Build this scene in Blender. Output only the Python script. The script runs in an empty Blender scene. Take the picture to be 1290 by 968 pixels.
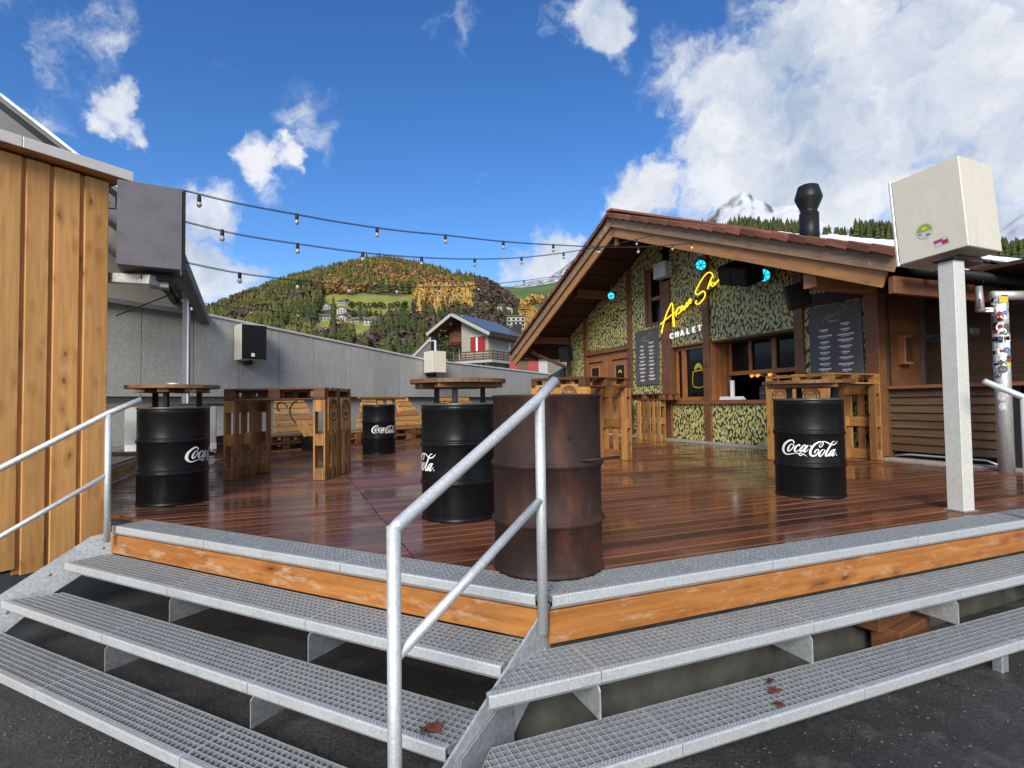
import bpy, bmesh, math, random
from mathutils import Matrix, Vector
import numpy as np
R = random.Random(11)
NR = np.random.default_rng(5)
PI = math.pi
SC = bpy.context.scene
COL = SC.collection
# ------------------------------------------------------------------ camera, sky, sun, exposure
EYE = Vector((0, 0, .875))
cd = bpy.data.cameras.new('camera')
cam = bpy.data.objects.new('camera', cd); COL.objects.link(cam); SC.camera = cam
cd.sensor_width = 36; cd.lens = 36 * 690 / 1290; cd.clip_start = .05; cd.clip_end = 20000
PITCH, ROLL = .0343, .0135
cam.matrix_world = Matrix.Translation(EYE) @ Matrix.Rotation(PI / 2 + PITCH, 4, 'X') @ Matrix.Rotation(-ROLL, 4, 'Z')
SC.view_settings.view_transform = 'Standard'; SC.view_settings.look = 'None'
SC.view_settings.exposure = 0.5; SC.view_settings.gamma = 1
SC.cycles.use_denoising = True
SC.cycles.max_bounces = 6
SUN_EL, SUN_AZ = math.radians(30), math.radians(189)      # azimuth clockwise from the view direction (+Y)
sl = bpy.data.lights.new('sun', 'SUN'); sl.energy = 3.2; sl.angle = math.radians(26); sl.color = (1, .93, .82)
so = bpy.data.objects.new('sun', sl); COL.objects.link(so); so.location = (0, -20, 30)
sdir = Vector((math.sin(SUN_AZ) * math.cos(SUN_EL), math.cos(SUN_AZ) * math.cos(SUN_EL), math.sin(SUN_EL)))
so.rotation_euler = sdir.to_track_quat('Z', 'Y').to_euler()
wd = bpy.data.worlds.new('World'); SC.world = wd; wd.use_nodes = True
def build_world():
    nt = wd.node_tree; N = nt.nodes; L = nt.links; N.clear()
    out = N.new('ShaderNodeOutputWorld')
    sky = N.new('ShaderNodeTexSky'); sky.sky_type = 'NISHITA'; sky.sun_disc = False
    sky.sun_elevation = SUN_EL; sky.sun_rotation = SUN_AZ; sky.altitude = 1200; sky.air_density = 1.0; sky.dust_density = .3; sky.ozone_density = 2.5
    hs = N.new('ShaderNodeHueSaturation'); hs.inputs['Saturation'].default_value = 1.27; hs.inputs['Value'].default_value = 1.0; hs.inputs['Hue'].default_value = .508
    L.new(sky.outputs[0], hs.inputs['Color'])
    b1 = N.new('ShaderNodeBackground'); b1.inputs[1].default_value = .125; L.new(hs.outputs[0], b1.inputs[0])
    tc = N.new('ShaderNodeTexCoord')
    def math_(op, a, b=None, clamp=False):
        m = N.new('ShaderNodeMath'); m.operation = op; m.use_clamp = clamp
        for i, v in enumerate((a, b)):
            if v is None: continue
            if isinstance(v, (int, float)): m.inputs[i].default_value = v
            else: L.new(v, m.inputs[i])
        return m.outputs[0]
    def vmath(op, a, b):
        m = N.new('ShaderNodeVectorMath'); m.operation = op
        for i, v in enumerate((a, b)):
            if isinstance(v, tuple): m.inputs[i].default_value = v
            else: L.new(v, m.inputs[i])
        return m
    def noise(vec, scale, detail, rough=.55):
        n = N.new('ShaderNodeTexNoise'); n.inputs['Scale'].default_value = scale; n.inputs['Detail'].default_value = detail; n.inputs['Roughness'].default_value = rough
        L.new(vec, n.inputs['Vector']); return n
    D = tc.outputs['Generated']
    nw = noise(D, 7, 4); w1 = vmath('SUBTRACT', nw.outputs['Color'], (.5, .5, .5)); w2 = N.new('ShaderNodeVectorMath'); w2.operation = 'SCALE'
    L.new(w1.outputs[0], w2.inputs[0]); w2.inputs['Scale'].default_value = .11
    Dw = vmath('ADD', D, w2.outputs[0]).outputs[0]
    nw2 = noise(D, 24, 5); w3 = vmath('SUBTRACT', nw2.outputs['Color'], (.5, .5, .5)); w4 = N.new('ShaderNodeVectorMath'); w4.operation = 'SCALE'
    L.new(w3.outputs[0], w4.inputs[0]); w4.inputs['Scale'].default_value = .075; Dw = vmath('ADD', Dw, w4.outputs[0]).outputs[0]
    blobs = [(0.435,0.825,0.361,0.141,1.00),(0.524,0.757,0.392,0.160,1.00),(0.585,0.694,0.420,0.147,1.00),(0.652,0.682,0.330,0.130,1.00),(0.336,0.869,0.363,0.101,1.00),(0.231,0.907,0.353,0.066,0.95),(0.347,0.811,0.471,0.089,0.95),(0.439,0.739,0.512,0.119,1.00),(0.601,0.652,0.463,0.103,0.90),(0.595,0.754,0.277,0.113,0.90),(0.492,0.822,0.286,0.104,0.90),(0.128,0.815,0.565,0.060,1.00),(0.074,0.811,0.580,0.034,0.60),(-0.537,0.742,0.401,0.034,1.00),(-0.520,0.741,0.426,0.024,0.80),(-0.389,0.836,0.386,0.038,1.00),(-0.345,0.849,0.401,0.028,0.80),(-0.461,0.833,0.306,0.059,1.00),(-0.499,0.837,0.224,0.083,1.00),(-0.504,0.805,0.311,0.050,0.90),(-0.438,0.873,0.213,0.058,0.70),(-0.306,0.845,0.439,0.035,0.60),(-0.293,0.862,0.413,0.025,0.50),(-0.594,0.657,0.464,0.049,0.55),(-0.535,0.696,0.479,0.042,0.45),(-0.625,0.683,0.379,0.037,0.60),(0.066,0.968,0.243,0.070,0.95),(0.010,0.973,0.231,0.056,0.70),(0.108,0.959,0.262,0.049,0.80),(-0.076,0.807,0.585,0.049,0.40),(-0.060,0.820,0.569,0.028,0.40),(-0.362,0.868,0.340,0.027,0.50),(-0.030,0.930,0.366,0.026,0.35),(0.079,0.909,0.410,0.021,0.30),(-0.415,0.769,0.486,0.014,0.30),(0.252,0.808,0.532,0.042,0.60),(0.670,0.707,0.226,0.066,0.80)]
    acc = None
    for (x, y, z, r, w) in blobs:
        if w < .66: r *= 1.5; w *= .82
        d = vmath('DISTANCE', Dw, (x, y, z)).outputs['Value']
        m = N.new('ShaderNodeMapRange'); m.interpolation_type = 'SMOOTHSTEP'
        m.inputs['From Min'].default_value = r * 1.5; m.inputs['From Max'].default_value = r * .2; m.inputs['To Max'].default_value = w
        L.new(d, m.inputs['Value'])
        acc = m.outputs[0] if acc is None else math_('MAXIMUM', acc, m.outputs[0])
    # the same broken cloud cover goes on overhead, to the sides and behind
    sep = N.new('ShaderNodeSeparateXYZ'); L.new(D, sep.inputs[0])
    nb = noise(D, 2.6, 6); cover = N.new('ShaderNodeMapRange'); cover.interpolation_type = 'SMOOTHSTEP'
    cover.inputs['From Min'].default_value = .42; cover.inputs['From Max'].default_value = .6; L.new(nb.outputs[0], cover.inputs['Value'])
    out_y = N.new('ShaderNodeMapRange'); out_y.interpolation_type = 'SMOOTHSTEP'; out_y.inputs['From Min'].default_value = .60; out_y.inputs['From Max'].default_value = .42; L.new(sep.outputs['Y'], out_y.inputs['Value'])
    acc = math_('MAXIMUM', acc, math_('MULTIPLY', cover.outputs[0], out_y.outputs[0]))
    nd = noise(Dw, 9, 10, .66)
    dens = math_('ADD', acc, math_('MULTIPLY', math_('SUBTRACT', nd.outputs[0], .515), 1.9))
    mk = N.new('ShaderNodeMapRange'); mk.interpolation_type = 'SMOOTHSTEP'; mk.inputs['From Min'].default_value = .2; mk.inputs['From Max'].default_value = .85; L.new(dens, mk.inputs['Value'])
    mask = math_('MULTIPLY', mk.outputs[0], math_('MINIMUM', math_('MULTIPLY', acc, 3.0), .97))
    ofs = vmath('ADD', Dw, (4.3, 1.7, 9.1)).outputs[0]; ns = noise(ofs, 5.0, 7, .6); ra = N.new('ShaderNodeValToRGB')
    ra.color_ramp.elements[0].position = .33; ra.color_ramp.elements[0].color = (.31, .38, .49, 1)
    ra.color_ramp.elements[1].position = .58; ra.color_ramp.elements[1].color = (.63, .645, .67, 1)
    L.new(ns.outputs[0], ra.inputs[0])
    b2 = N.new('ShaderNodeBackground'); L.new(ra.outputs[0], b2.inputs[0]); b2.inputs[1].default_value = 1.0
    mx = N.new('ShaderNodeMixShader'); L.new(mask, mx.inputs[0]); L.new(b1.outputs[0], mx.inputs[1]); L.new(b2.outputs[0], mx.inputs[2])
    L.new(mx.outputs[0], out.inputs[0])
build_world()
# ------------------------------------------------------------------ materials
class NT:
    def __init__(s, name):
        s.m = bpy.data.materials.new(name); s.m.use_nodes = True; s.t = s.m.node_tree; s.N = s.t.nodes; s.L = s.t.links
        s.b = s.N['Principled BSDF']
    def n(s, kind, **kw):
        x = s.N.new('ShaderNode' + kind)
        for k, v in kw.items():
            if k.startswith('i_'):
                x.inputs[k[2:].replace('_', ' ')].default_value = v
            else: setattr(x, k, v)
        return x
    def l(s, a, b): s.L.new(a, b)
    def coords(s, scale=(1, 1, 1), rnd=True, world=False):
        mp = s.n('Mapping'); mp.inputs['Scale'].default_value = scale
        if world:
            g = s.n('NewGeometry'); s.l(g.outputs['Position'], mp.inputs[0])
        else:
            tc = s.n('TexCoord'); s.l(tc.outputs['Object'], mp.inputs[0])
            if rnd:
                oi = s.n('ObjectInfo'); mu = s.n('VectorMath', operation='SCALE'); mu.inputs[0].default_value = (37, 19, 53); s.l(oi.outputs['Random'], mu.inputs['Scale']); s.l(mu.outputs[0], mp.inputs['Location'])
        return mp.outputs[0]
    def noise(s, v, scale, detail=4, rough=.55):
        x = s.n('TexNoise'); x.inputs['Scale'].default_value = scale; x.inputs['Detail'].default_value = detail; x.inputs['Roughness'].default_value = rough; s.l(v, x.inputs['Vector']); return x.outputs['Fac']
    def ramp(s, f, stops):
        r = s.n('ValToRGB'); e = r.color_ramp.elements
        while len(e) < len(stops): e.new(.5)
        for q, (p, c) in zip(e, stops): q.position = p; q.color = tuple(c) + (1,) if len(c) == 3 else c
        s.l(f, r.inputs[0]); return r.outputs[0]
    def mix(s, f, a, b, mode='MIX'):
        x = s.n('MixRGB', blend_type=mode)
        for i, v in zip((0, 1, 2), (f, a, b)):
            if isinstance(v, (int, float)): x.inputs[i].default_value = v
            elif isinstance(v, tuple): x.inputs[i].default_value = v + (1,) if len(v) == 3 else v
            else: s.l(v, x.inputs[i])
        return x.outputs[0]
    def rng(s, v, a, b, c=0., d=1.):
        x = s.n('MapRange'); x.inputs[1].default_value = a; x.inputs[2].default_value = b; x.inputs[3].default_value = c; x.inputs[4].default_value = d; s.l(v, x.inputs[0]); return x.outputs[0]
    def bump(s, h, strength=.3, dist=.01):
        x = s.n('Bump'); x.inputs['Strength'].default_value = strength; x.inputs['Distance'].default_value = dist; s.l(h, x.inputs['Height']); s.l(x.outputs[0], s.b.inputs['Normal'])
    def col(s, c):
        if isinstance(c, tuple): s.b.inputs['Base Color'].default_value = c + (1,)
        else: s.l(c, s.b.inputs['Base Color'])
    def set(s, **kw):
        for k, v in kw.items():
            k = {'rough': 'Roughness', 'metal': 'Metallic', 'spec': 'Specular IOR Level', 'coat': 'Coat Weight', 'coatr': 'Coat Roughness'}[k]
            if isinstance(v, (int, float)): s.b.inputs[k].default_value = v
            else: s.l(v, s.b.inputs[k])
        return s.m
def wood(name, c0, c1, knot=(.08, .03, .012), rough=.65, spread=.55, kn=1., white=0., wet=0.):
    t = NT(name); v = t.coords((1.3, 22, 22)); f = t.noise(v, 1.6, 6, .7)
    v2 = t.coords((.5, 5, 5)); f2 = t.noise(v2, 1.1, 3)
    c = t.ramp(f, [(.3, c0), (.72, c1)])
    c = t.mix(t.rng(f2, .35, .7, 0, .5), c, tuple(x * .6 for x in c0))
    if kn:
        vo = t.n('TexVoronoi'); wv = t.n('TexNoise'); wv.inputs['Scale'].default_value = 5; t.l(t.coords((1, 2, 2)), wv.inputs['Vector']); ws_ = t.n('VectorMath', operation='SCALE'); ws_.inputs['Scale'].default_value = .55; t.l(wv.outputs['Color'], ws_.inputs[0]); wa = t.n('VectorMath', operation='ADD'); t.l(t.coords((4.6, 12, 12)), wa.inputs[0]); t.l(ws_.outputs[0], wa.inputs[1]); t.l(wa.outputs[0], vo.inputs['Vector']); vo.inputs['Scale'].default_value = 1.0
        sp = t.n('SeparateColor'); t.l(vo.outputs['Color'], sp.inputs[0]); pick = t.rng(sp.outputs[0], .35, .75, 0, 1)
        def kf(a, b, k_): m_ = t.n('Math', operation='MULTIPLY'); t.l(t.rng(vo.outputs['Distance'], a, b, k_, 0), m_.inputs[0]); t.l(pick, m_.inputs[1]); return m_.outputs[0]
        c = t.mix(kf(.07, .17, kn), c, knot)
        c = t.mix(kf(.12, .5, .5 * kn), c, knot)
    if white:
        fw = t.noise(t.coords((2.2, 7, 7)), 2.4, 6, .7); c = t.mix(t.rng(fw, .60 - .05 * (kn >= 1), .66, 0, white), c, (.60, .52, .40)); fd = t.noise(t.coords((3, 9, 9)), 2., 5, .7); c = t.mix(t.rng(fd, .56, .72, 0, .6), c, tuple(x * .45 for x in c0))
    oi = t.n('ObjectInfo'); c = t.mix(1., c, t.ramp(t.rng(oi.outputs['Random'], 0, 1), [(0, (1 - spread,) * 3), (1, (1, 1, 1))]), 'MULTIPLY')
    t.col(c); t.bump(f, .25, .004)
    return t.set(rough=rough)
def metal(name, base, rough=.45, met=.85, sp=.22, scale=70):
    t = NT(name); v = t.coords(rnd=True); vo = t.n('TexVoronoi'); t.l(v, vo.inputs['Vector']); vo.inputs['Scale'].default_value = scale
    f = t.noise(v, 6, 5)
    c = t.ramp(vo.outputs['Color'], [(0, tuple(x * (1 - sp) for x in base)), (1, tuple(min(1, x * (1 + sp)) for x in base))])
    c = t.mix(t.rng(f, .45, .75, 0, .5), c, tuple(x * .72 for x in base))
    t.col(c); t.set(rough=t.rng(f, .3, .7, rough - .1, rough + .15), metal=met); return t.m
def plain(name, c, rough=.6, met=0., spec=.5, var=.15, scale=9, emit=None, es=1.):
    t = NT(name); f = t.noise(t.coords(rnd=False), scale, 5, .6)
    t.col(t.ramp(f, [(.3, tuple(x * (1 - var) for x in c)), (.7, tuple(min(1, x * (1 + var)) for x in c))]))
    t.set(rough=rough, metal=met, spec=spec)
    if emit: t.b.inputs['Emission Color'].default_value = emit + (1,); t.b.inputs['Emission Strength'].default_value = es
    return t.m
M = {}
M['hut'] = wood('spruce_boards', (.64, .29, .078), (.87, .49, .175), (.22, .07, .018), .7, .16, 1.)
M['hut_shaded'] = wood('spruce_boards_shaded', (.52, .215, .05), (.72, .37, .115), (.14, .055, .02), .7, .3, .7)  # darker copy of the spruce: recess and soffit shade put into its colour
M['pallet'] = wood('pallet_planks', (.36, .15, .036), (.64, .33, .11), (.06, .022, .008), .5, .55, .9)
M['pallet_hot'] = wood('stained_pallet_planks', (.58, .25, .04), (.80, .46, .13), (.13, .05, .015), .5, .35, .9)
M['pallet_dark'] = wood('dark_pallet_planks', (.13, .05, .016), (.28, .13, .045), (.03, .012, .005), .5, .5, .6)
M['post'] = wood('brown_timber', (.15, .055, .022), (.27, .12, .05), (.05, .02, .01), .5, .25, .5)
M['beam'] = wood('larch_beam', (.33, .15, .05), (.52, .27, .10), (.12, .05, .02), .6, .15, .5)
M['barge'] = wood('weathered_board', (.22, .135, .08), (.42, .285, .18), (.06, .035, .02), .8, .1, .3, white=.75)
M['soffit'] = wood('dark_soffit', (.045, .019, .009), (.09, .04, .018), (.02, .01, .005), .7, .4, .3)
M['door'] = wood('red_brown_door', (.28, .10, .032), (.42, .17, .06), (.1, .04, .015), .5, .15, .2)
M['window'] = wood('orange_window_wood', (.38, .13, .03), (.52, .22, .06), (.2, .07, .02), .4, .2, 0)
M['siding'] = wood('brown_siding', (.085, .045, .022), (.19, .11, .055), (.04, .02, .01), .7, .35, .4)
M['siding_black'] = wood('black_siding', (.012, .011, .011), (.03, .027, .025), (.01, .01, .01), .7, .3, 0)
M['counter'] = wood('counter_top', (.22, .075, .035), (.36, .15, .08), (.1, .04, .02), .4, .2, .3)
M['greywood'] = wood('grey_stage_boards', (.17, .15, .125), (.32, .29, .25), (.1, .08, .06), .7, .3, .3)
M['fascia'] = wood('glulam_fascia', (.34, .115, .022), (.56, .25, .065), (.11, .025, .008), .45, .12, 1., white=.38)
M['tabletop'] = wood('round_table_wood', (.15, .065, .025), (.34, .17, .07), (.06, .025, .01), .5, .3, .5)
M['plate'] = wood('carved_plate', (.46, .21, .055), (.60, .33, .12), (.3, .12, .04), .6, .2, .3)
M['burn'] = plain('burnt_line', (.028, .012, .006), .85)
M['galv'] = metal('galvanised_steel', (.60, .63, .64), .46, .65)
M['galv_post'] = metal('weathered_galvanised_post', (.66, .66, .61), .55, .25, .08, 60)
M['galv_dull'] = metal('dull_galvanised_steel', (.34, .37, .395), .5, .6)
M['tube'] = metal('galvanised_tube', (.64, .67, .68), .55, .6, .16, 130)
M['box_cream'] = metal('cream_enclosure', (.66, .63, .54), .5, .05, .04, 30)
M['box_grey'] = metal('grey_enclosure', (.11, .106, .122), .6, .1, .05, 30)
M['black'] = plain('black_plastic', (.010, .010, .011), .5, 0, .25, .2)
M['black_metal'] = plain('black_steel', (.012, .012, .013), .45, .1, .3)
M['drum'] = plain('black_drum_paint', (.010, .010, .0115), .34, 0, .28, .3, 5)
M['drum_rim'] = plain('grey_drum_rim', (.10, .105, .11), .3, .4)
M['white'] = plain('white_print', (.85, .85, .85), .5, var=.03)
M['cap'] = plain('light_flashing', (.62, .63, .63), .4, .3, var=.06)
M['grey_flash'] = plain('warm_grey_flashing', (.68, .64, .59), .5, .1, var=.06)
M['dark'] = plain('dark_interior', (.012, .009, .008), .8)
M['glass'] = plain('dark_glass', (.008, .008, .009), .12, 0, .28, .1)
M['menu'] = plain('slate_menu', (.095, .088, .092), .6, var=.06)
M['menu_ink'] = plain('menu_ink', (.80, .78, .72), .6)
M['gold_ink'] = plain('gold_ink', (.55, .48, .12), .6)
M['white_glow'] = plain('white_glow_letter', (.85, .85, .85), .5, emit=(1., 1., 1.), es=.45, var=.02)  # plain white letters with added glow to lift them from the eave shade
M['neon'] = plain('yellow_neon', (.9, .62, .02), .4, emit=(1., .66, .01), es=1.15)
M['cyan'] = plain('cyan_lamp', (.05, .5, .6), .4, emit=(.02, .62, .85), es=1.1)
M['amber'] = plain('amber_lamp', (.8, .35, .05), .4, emit=(1., .42, .05), es=.9)
M['bulb'] = plain('clear_bulb', (.34, .34, .31), .08, 0, .8)
M['beige'] = plain('beige_panel', (.36, .35, .315), .6, var=.05)
M['canopy'] = plain('canopy_sheet', (.075, .075, .08), .55, .1)
M['white_band'] = plain('white_soffit', (.52, .52, .53), .6)
M['steel_purple'] = plain('painted_steel', (.20, .19, .23), .5, .2)
M['cable'] = plain('black_cable', (.02, .025, .03), .6)
M['snow'] = plain('snow', (.78, .81, .86), .7, var=.05)
M['pebble'] = plain('gravel_stone', (.075, .07, .062), .85, var=.6, scale=60)
M['leafdry'] = plain('dry_leaf', (.10, .028, .016), .8, var=.4, scale=40)
M['red'] = plain('red_paint', (.27, .015, .016), .5)
M['render_white'] = plain('cream_render', (.31, .295, .26), .8, var=.05)
M['render_white2'] = plain('white_render', (.38, .38, .37), .8, var=.05)
M['roof_grey'] = plain('grey_roof', (.13, .12, .12), .7, var=.2)
M['roof_brown'] = plain('brown_roof', (.12, .065, .045), .7, var=.25)
M['roof_red'] = plain('red_roof', (.42, .08, .05), .7)
M['solar'] = plain('blue_sheet_roof', (.10, .12, .165), .3, .3, var=.1)
M['stone'] = plain('plinth_concrete', (.33, .31, .28), .8, var=.2)
M['terracotta'] = wood('verge_tile', (.19, .065, .036), (.36, .13, .07), (.05, .03, .02), .75, .6, 0, white=.12)
M['tile_dark'] = plain('dark_tile', (.085, .055, .045), .8, var=.4, scale=6)
M['pale_gold'] = plain('yellow_sticker', (.7, .5, .03), .5); M['sgreen'] = plain('green_sticker', (.20, .36, .03), .5); M['spink'] = plain('crimson_sticker', (.32, .02, .10), .5); M['sblue'] = plain('blue_sticker', (.08, .2, .42), .5); M['sgrey'] = plain('grey_sticker', (.45, .45, .45), .5)
def make_special():
    # stained wet deck
    t = NT('wet_deck_boards'); f = t.noise(t.coords((1.1, 20, 20)), 1.7, 6, .65); c = t.ramp(f, [(.28, (.075, .027, .014)), (.75, (.215, .088, .044))])
    oi = t.n('ObjectInfo'); c = t.mix(1., c, t.ramp(oi.outputs['Random'], [(0, (.5, .5, .52)), (.5, (.95, .92, .9)), (1, (1.4, 1.25, 1.15))]), 'MULTIPLY')
    fw = t.noise(t.coords((.55, .55, .55), world=True), 1.3, 5, .6); fs = t.noise(t.coords((.9, 9, 9)), 1.4, 5, .6)
    wet = t.rng(fw, .38, .6, 0., 1.); ws = t.mix(.3, wet, fs)
    c = t.mix(t.rng(fs, .62, .8, 0, .45), c, (.20, .115, .075)); t.col(c)
    t.bump(f, .18, .004); t.set(rough=t.rng(ws, .25, .8, .42, .13), spec=.5, coat=t.rng(ws, .38, .66, .0, .72), coatr=.11); M['deck'] = t.m
    # printed wall panels
    t = NT('leaf_print_panel'); v = t.coords((1, 1, 1), rnd=False); nz = t.n('TexNoise'); nz.inputs['Scale'].default_value = 9; nz.inputs['Detail'].default_value = 2; t.l(v, nz.inputs['Vector'])
    v2 = t.n('VectorMath', operation='SCALE'); v2.inputs['Scale'].default_value = .09; t.l(nz.outputs['Color'], v2.inputs[0]); va = t.n('VectorMath', operation='ADD'); t.l(v, va.inputs[0]); t.l(v2.outputs[0], va.inputs[1])
    mp = t.n('Mapping'); mp.inputs['Scale'].default_value = (1, 27, 12.5); mp.inputs['Rotation'].default_value = (.35, 0, 0); t.l(va.outputs[0], mp.inputs[0])
    vo = t.n('TexVoronoi', voronoi_dimensions='2D'); cx = t.n('SeparateXYZ'); t.l(mp.outputs[0], cx.inputs[0]); cc = t.n('CombineXYZ'); t.l(cx.outputs[1], cc.inputs[0]); t.l(cx.outputs[2], cc.inputs[1]); t.l(cc.outputs[0], vo.inputs['Vector']); vo.inputs['Scale'].default_value = 1.
    m1 = t.rng(vo.outputs['Distance'], .41, .48, 1, 0)
    fine = t.noise(t.coords((1, 60, 22), rnd=False), 1.2, 2); m2 = t.rng(fine, .30, .37, 0, 1)
    mm = t.n('Math', operation='MULTIPLY'); t.l(m1, mm.inputs[0]); t.l(m2, mm.inputs[1])
    lf = t.ramp(vo.outputs['Color'], [(.2, (.46, .44, .13)), (.8, (.66, .63, .25))])
    t.col(t.mix(mm.outputs[0], (.042, .039, .037), lf)); t.set(rough=.5); M['print'] = t.m
    # cement-fibre wall panel
    t = NT('cement_panel'); v = t.coords((1, 1, 1), rnd=True); f = t.noise(v, 38, 6, .75); f2 = t.noise(v, 1.6, 4)
    c = t.ramp(f, [(.36, (.23, .242, .238)), (.64, (.48, .49, .48))]); t.col(t.mix(t.rng(f2, .3, .7, 0, .45), c, (.25, .26, .26))); st = t.noise(t.coords((7, 7, .5)), 1.5, 5, .7); c2 = s_ = t.b.inputs['Base Color'].links[0].from_socket; t.L.remove(t.b.inputs['Base Color'].links[0]); oi = t.n('ObjectInfo')
    c2 = t.mix(t.rng(st, .52, .74, 0, .38), c2, (.16, .165, .16)); c2 = t.mix(1., c2, t.ramp(oi.outputs['Random'], [(0, (.86, .87, .87)), (1, (1.06, 1.05, 1.04))]), 'MULTIPLY'); t.col(c2); t.bump(f, .2, .003); t.set(rough=.8); M['cement'] = t.m
    t = NT('cast_concrete'); v = t.coords((1, 1, 1), world=True); f = t.noise(v, 5, 7, .65); t.col(t.ramp(f, [(.3, (.035, .035, .030)), (.7, (.10, .098, .085))])); t.bump(f, .3, .01); t.set(rough=.85); M['concrete'] = t.m
    # asphalt
    t = NT('asphalt'); v = t.coords((1, 1, 1), world=True); f = t.noise(v, 1.1, 6, .6); g = t.noise(v, 75, 4, .8)
    vo = t.n('TexVoronoi'); t.l(v, vo.inputs['Vector']); vo.inputs['Scale'].default_value = 38
    c = t.ramp(g, [(.36, (.011, .011, .011)), (.62, (.095, .092, .088))]); c = t.mix(t.rng(vo.outputs['Distance'], .0, .16, .5, 0), c, (.26, .25, .24)); c = t.mix(t.rng(f, .42, .6, 0, .65), c, (.022, .021, .021)); f3 = t.noise(v, 4.5, 6, .7); c = t.mix(t.rng(f3, .54, .72, 0, .55), c, (.13, .125, .115))
    t.col(c); t.bump(g, .9, .006); t.set(rough=t.rng(f, .4, .62, .75, .32)); M['asphalt'] = t.m
    t = NT('drum_paint'); v = t.coords((1, 1, 1), rnd=True); f = t.noise(v, 4, 6, .65); g = t.noise(t.coords((1, 1, .15)), 26, 4, .7)
    t.col(t.mix(t.rng(g, .62, .75, 0, .35), t.ramp(f, [(.3, (.005, .005, .0055)), (.7, (.009, .009, .010))]), (.035, .034, .032))); t.set(rough=t.rng(f, .3, .7, .26, .44), spec=.17); t.bump(f, .35, .006); M['drum'] = t.m
    t = NT('stained_cream_metal'); v = t.coords((1, 1, .5), rnd=True); f = t.noise(v, 2.2, 7, .7); g = t.noise(t.coords((9, 9, .8)), 1.6, 4, .6)
    c = t.ramp(f, [(.3, (.60, .57, .475)), (.7, (.64, .61, .52))]); c = t.mix(t.rng(f, .47, .5, 0, .18), c, (.42, .38, .30)); c = t.mix(t.rng(f, .5, .53, 0, .16), c, (.68, .65, .56)); c = t.mix(t.rng(g, .55, .75, 0, .28), c, (.45, .42, .35)); t.col(c); t.set(rough=.5); M['box_cream'] = t.m
    # rusty drum
    t = NT('rusted_steel'); v = t.coords((1, 1, .45), rnd=False); f = t.noise(v, 5, 7, .65); g = t.noise(v, 45, 4, .7)
    c = t.ramp(f, [(.3, (.016, .010, .010)), (.54, (.042, .019, .014)), (.72, (.13, .046, .019))]); c = t.mix(t.rng(g, .5, .8, 0, .4), c, (.05, .026, .018)); t.col(c); t.bump(g, .25, .004); t.set(rough=.62, metal=.25); M['rust'] = t.m
    # hill ground, ridge, rock and snow
    t = NT('hill_ground'); at = t.n('Attribute', attribute_name='meadow'); f = t.noise(t.coords(world=True), .05, 6, .6); g = t.noise(t.coords(world=True), .008, 4)
    mead = t.ramp(f, [(.3, (.13, .17, .022)), (.7, (.30, .29, .04))]); wl = t.ramp(f, [(.3, (.035, .032, .018)), (.7, (.085, .065, .035))])
    t.col(t.mix(at.outputs['Fac'], wl, mead)); t.set(rough=.9); M['hillmat'] = t.m
    t = NT('far_pasture'); f = t.noise(t.coords(world=True), .012, 6, .6); t.col(t.ramp(f, [(.4, (.055, .10, .02)), (.62, (.10, .155, .035))])); t.set(rough=.9); M['pasture'] = t.m
    t = NT('frosted_forest'); f = t.noise(t.coords((1, 1, .35), world=True), .045, 6, .75); t.col(t.ramp(f, [(.44, (.10, .115, .13)), (.52, (.30, .33, .37)), (.62, (.70, .73, .78))])); t.set(rough=.9); M['frost'] = t.m
    t = NT('snowy_rock'); ge = t.n('NewGeometry'); f = t.noise(t.coords(world=True), .004, 12, .8); sx = t.n('SeparateXYZ'); t.l(ge.outputs['Normal'], sx.inputs[0])
    ad = t.n('Math', operation='ADD'); t.l(sx.outputs[2], ad.inputs[0]); t.l(f, ad.inputs[1]); t.col(t.ramp(t.rng(ad.outputs[0], .8, 1.5), [(.40, (.11, .115, .13)), (.50, (.30, .32, .36)), (.62, (.52, .55, .60))])); t.set(rough=.8); M['alp'] = t.m
    t = NT('valley_ground'); f = t.noise(t.coords(world=True), .03, 5, .6); t.col(t.ramp(f, [(.35, (.06, .075, .025)), (.65, (.11, .12, .04))])); t.set(rough=.9); M['valley'] = t.m
    def fol(name, a, b):
        t = NT(name); f = t.noise(t.coords(world=True), .06, 5, .7); g = t.noise(t.coords(world=True), .9, 3, .7); t.col(t.mix(t.rng(g, .3, .7, 0, .5), t.ramp(f, [(.3, a), (.7, b)]), tuple(x * .55 for x in a))); t.set(rough=.9, spec=.2); M[name] = t.m
    fol('conifer', (.034, .050, .018), (.095, .105, .03)); fol('conifer_sun_tint', (.08, .09, .025), (.20, .175, .045)); fol('russet', (.27, .14, .06), (.50, .28, .12)); fol('larch', (.40, .22, .06), (.62, .41, .13)); fol('bare', (.075, .055, .045), (.18, .13, .10)); fol('hedge', (.035, .05, .018), (.08, .09, .03))  # second conifer is the same tree with sunlight put into its colour
make_special()
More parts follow.
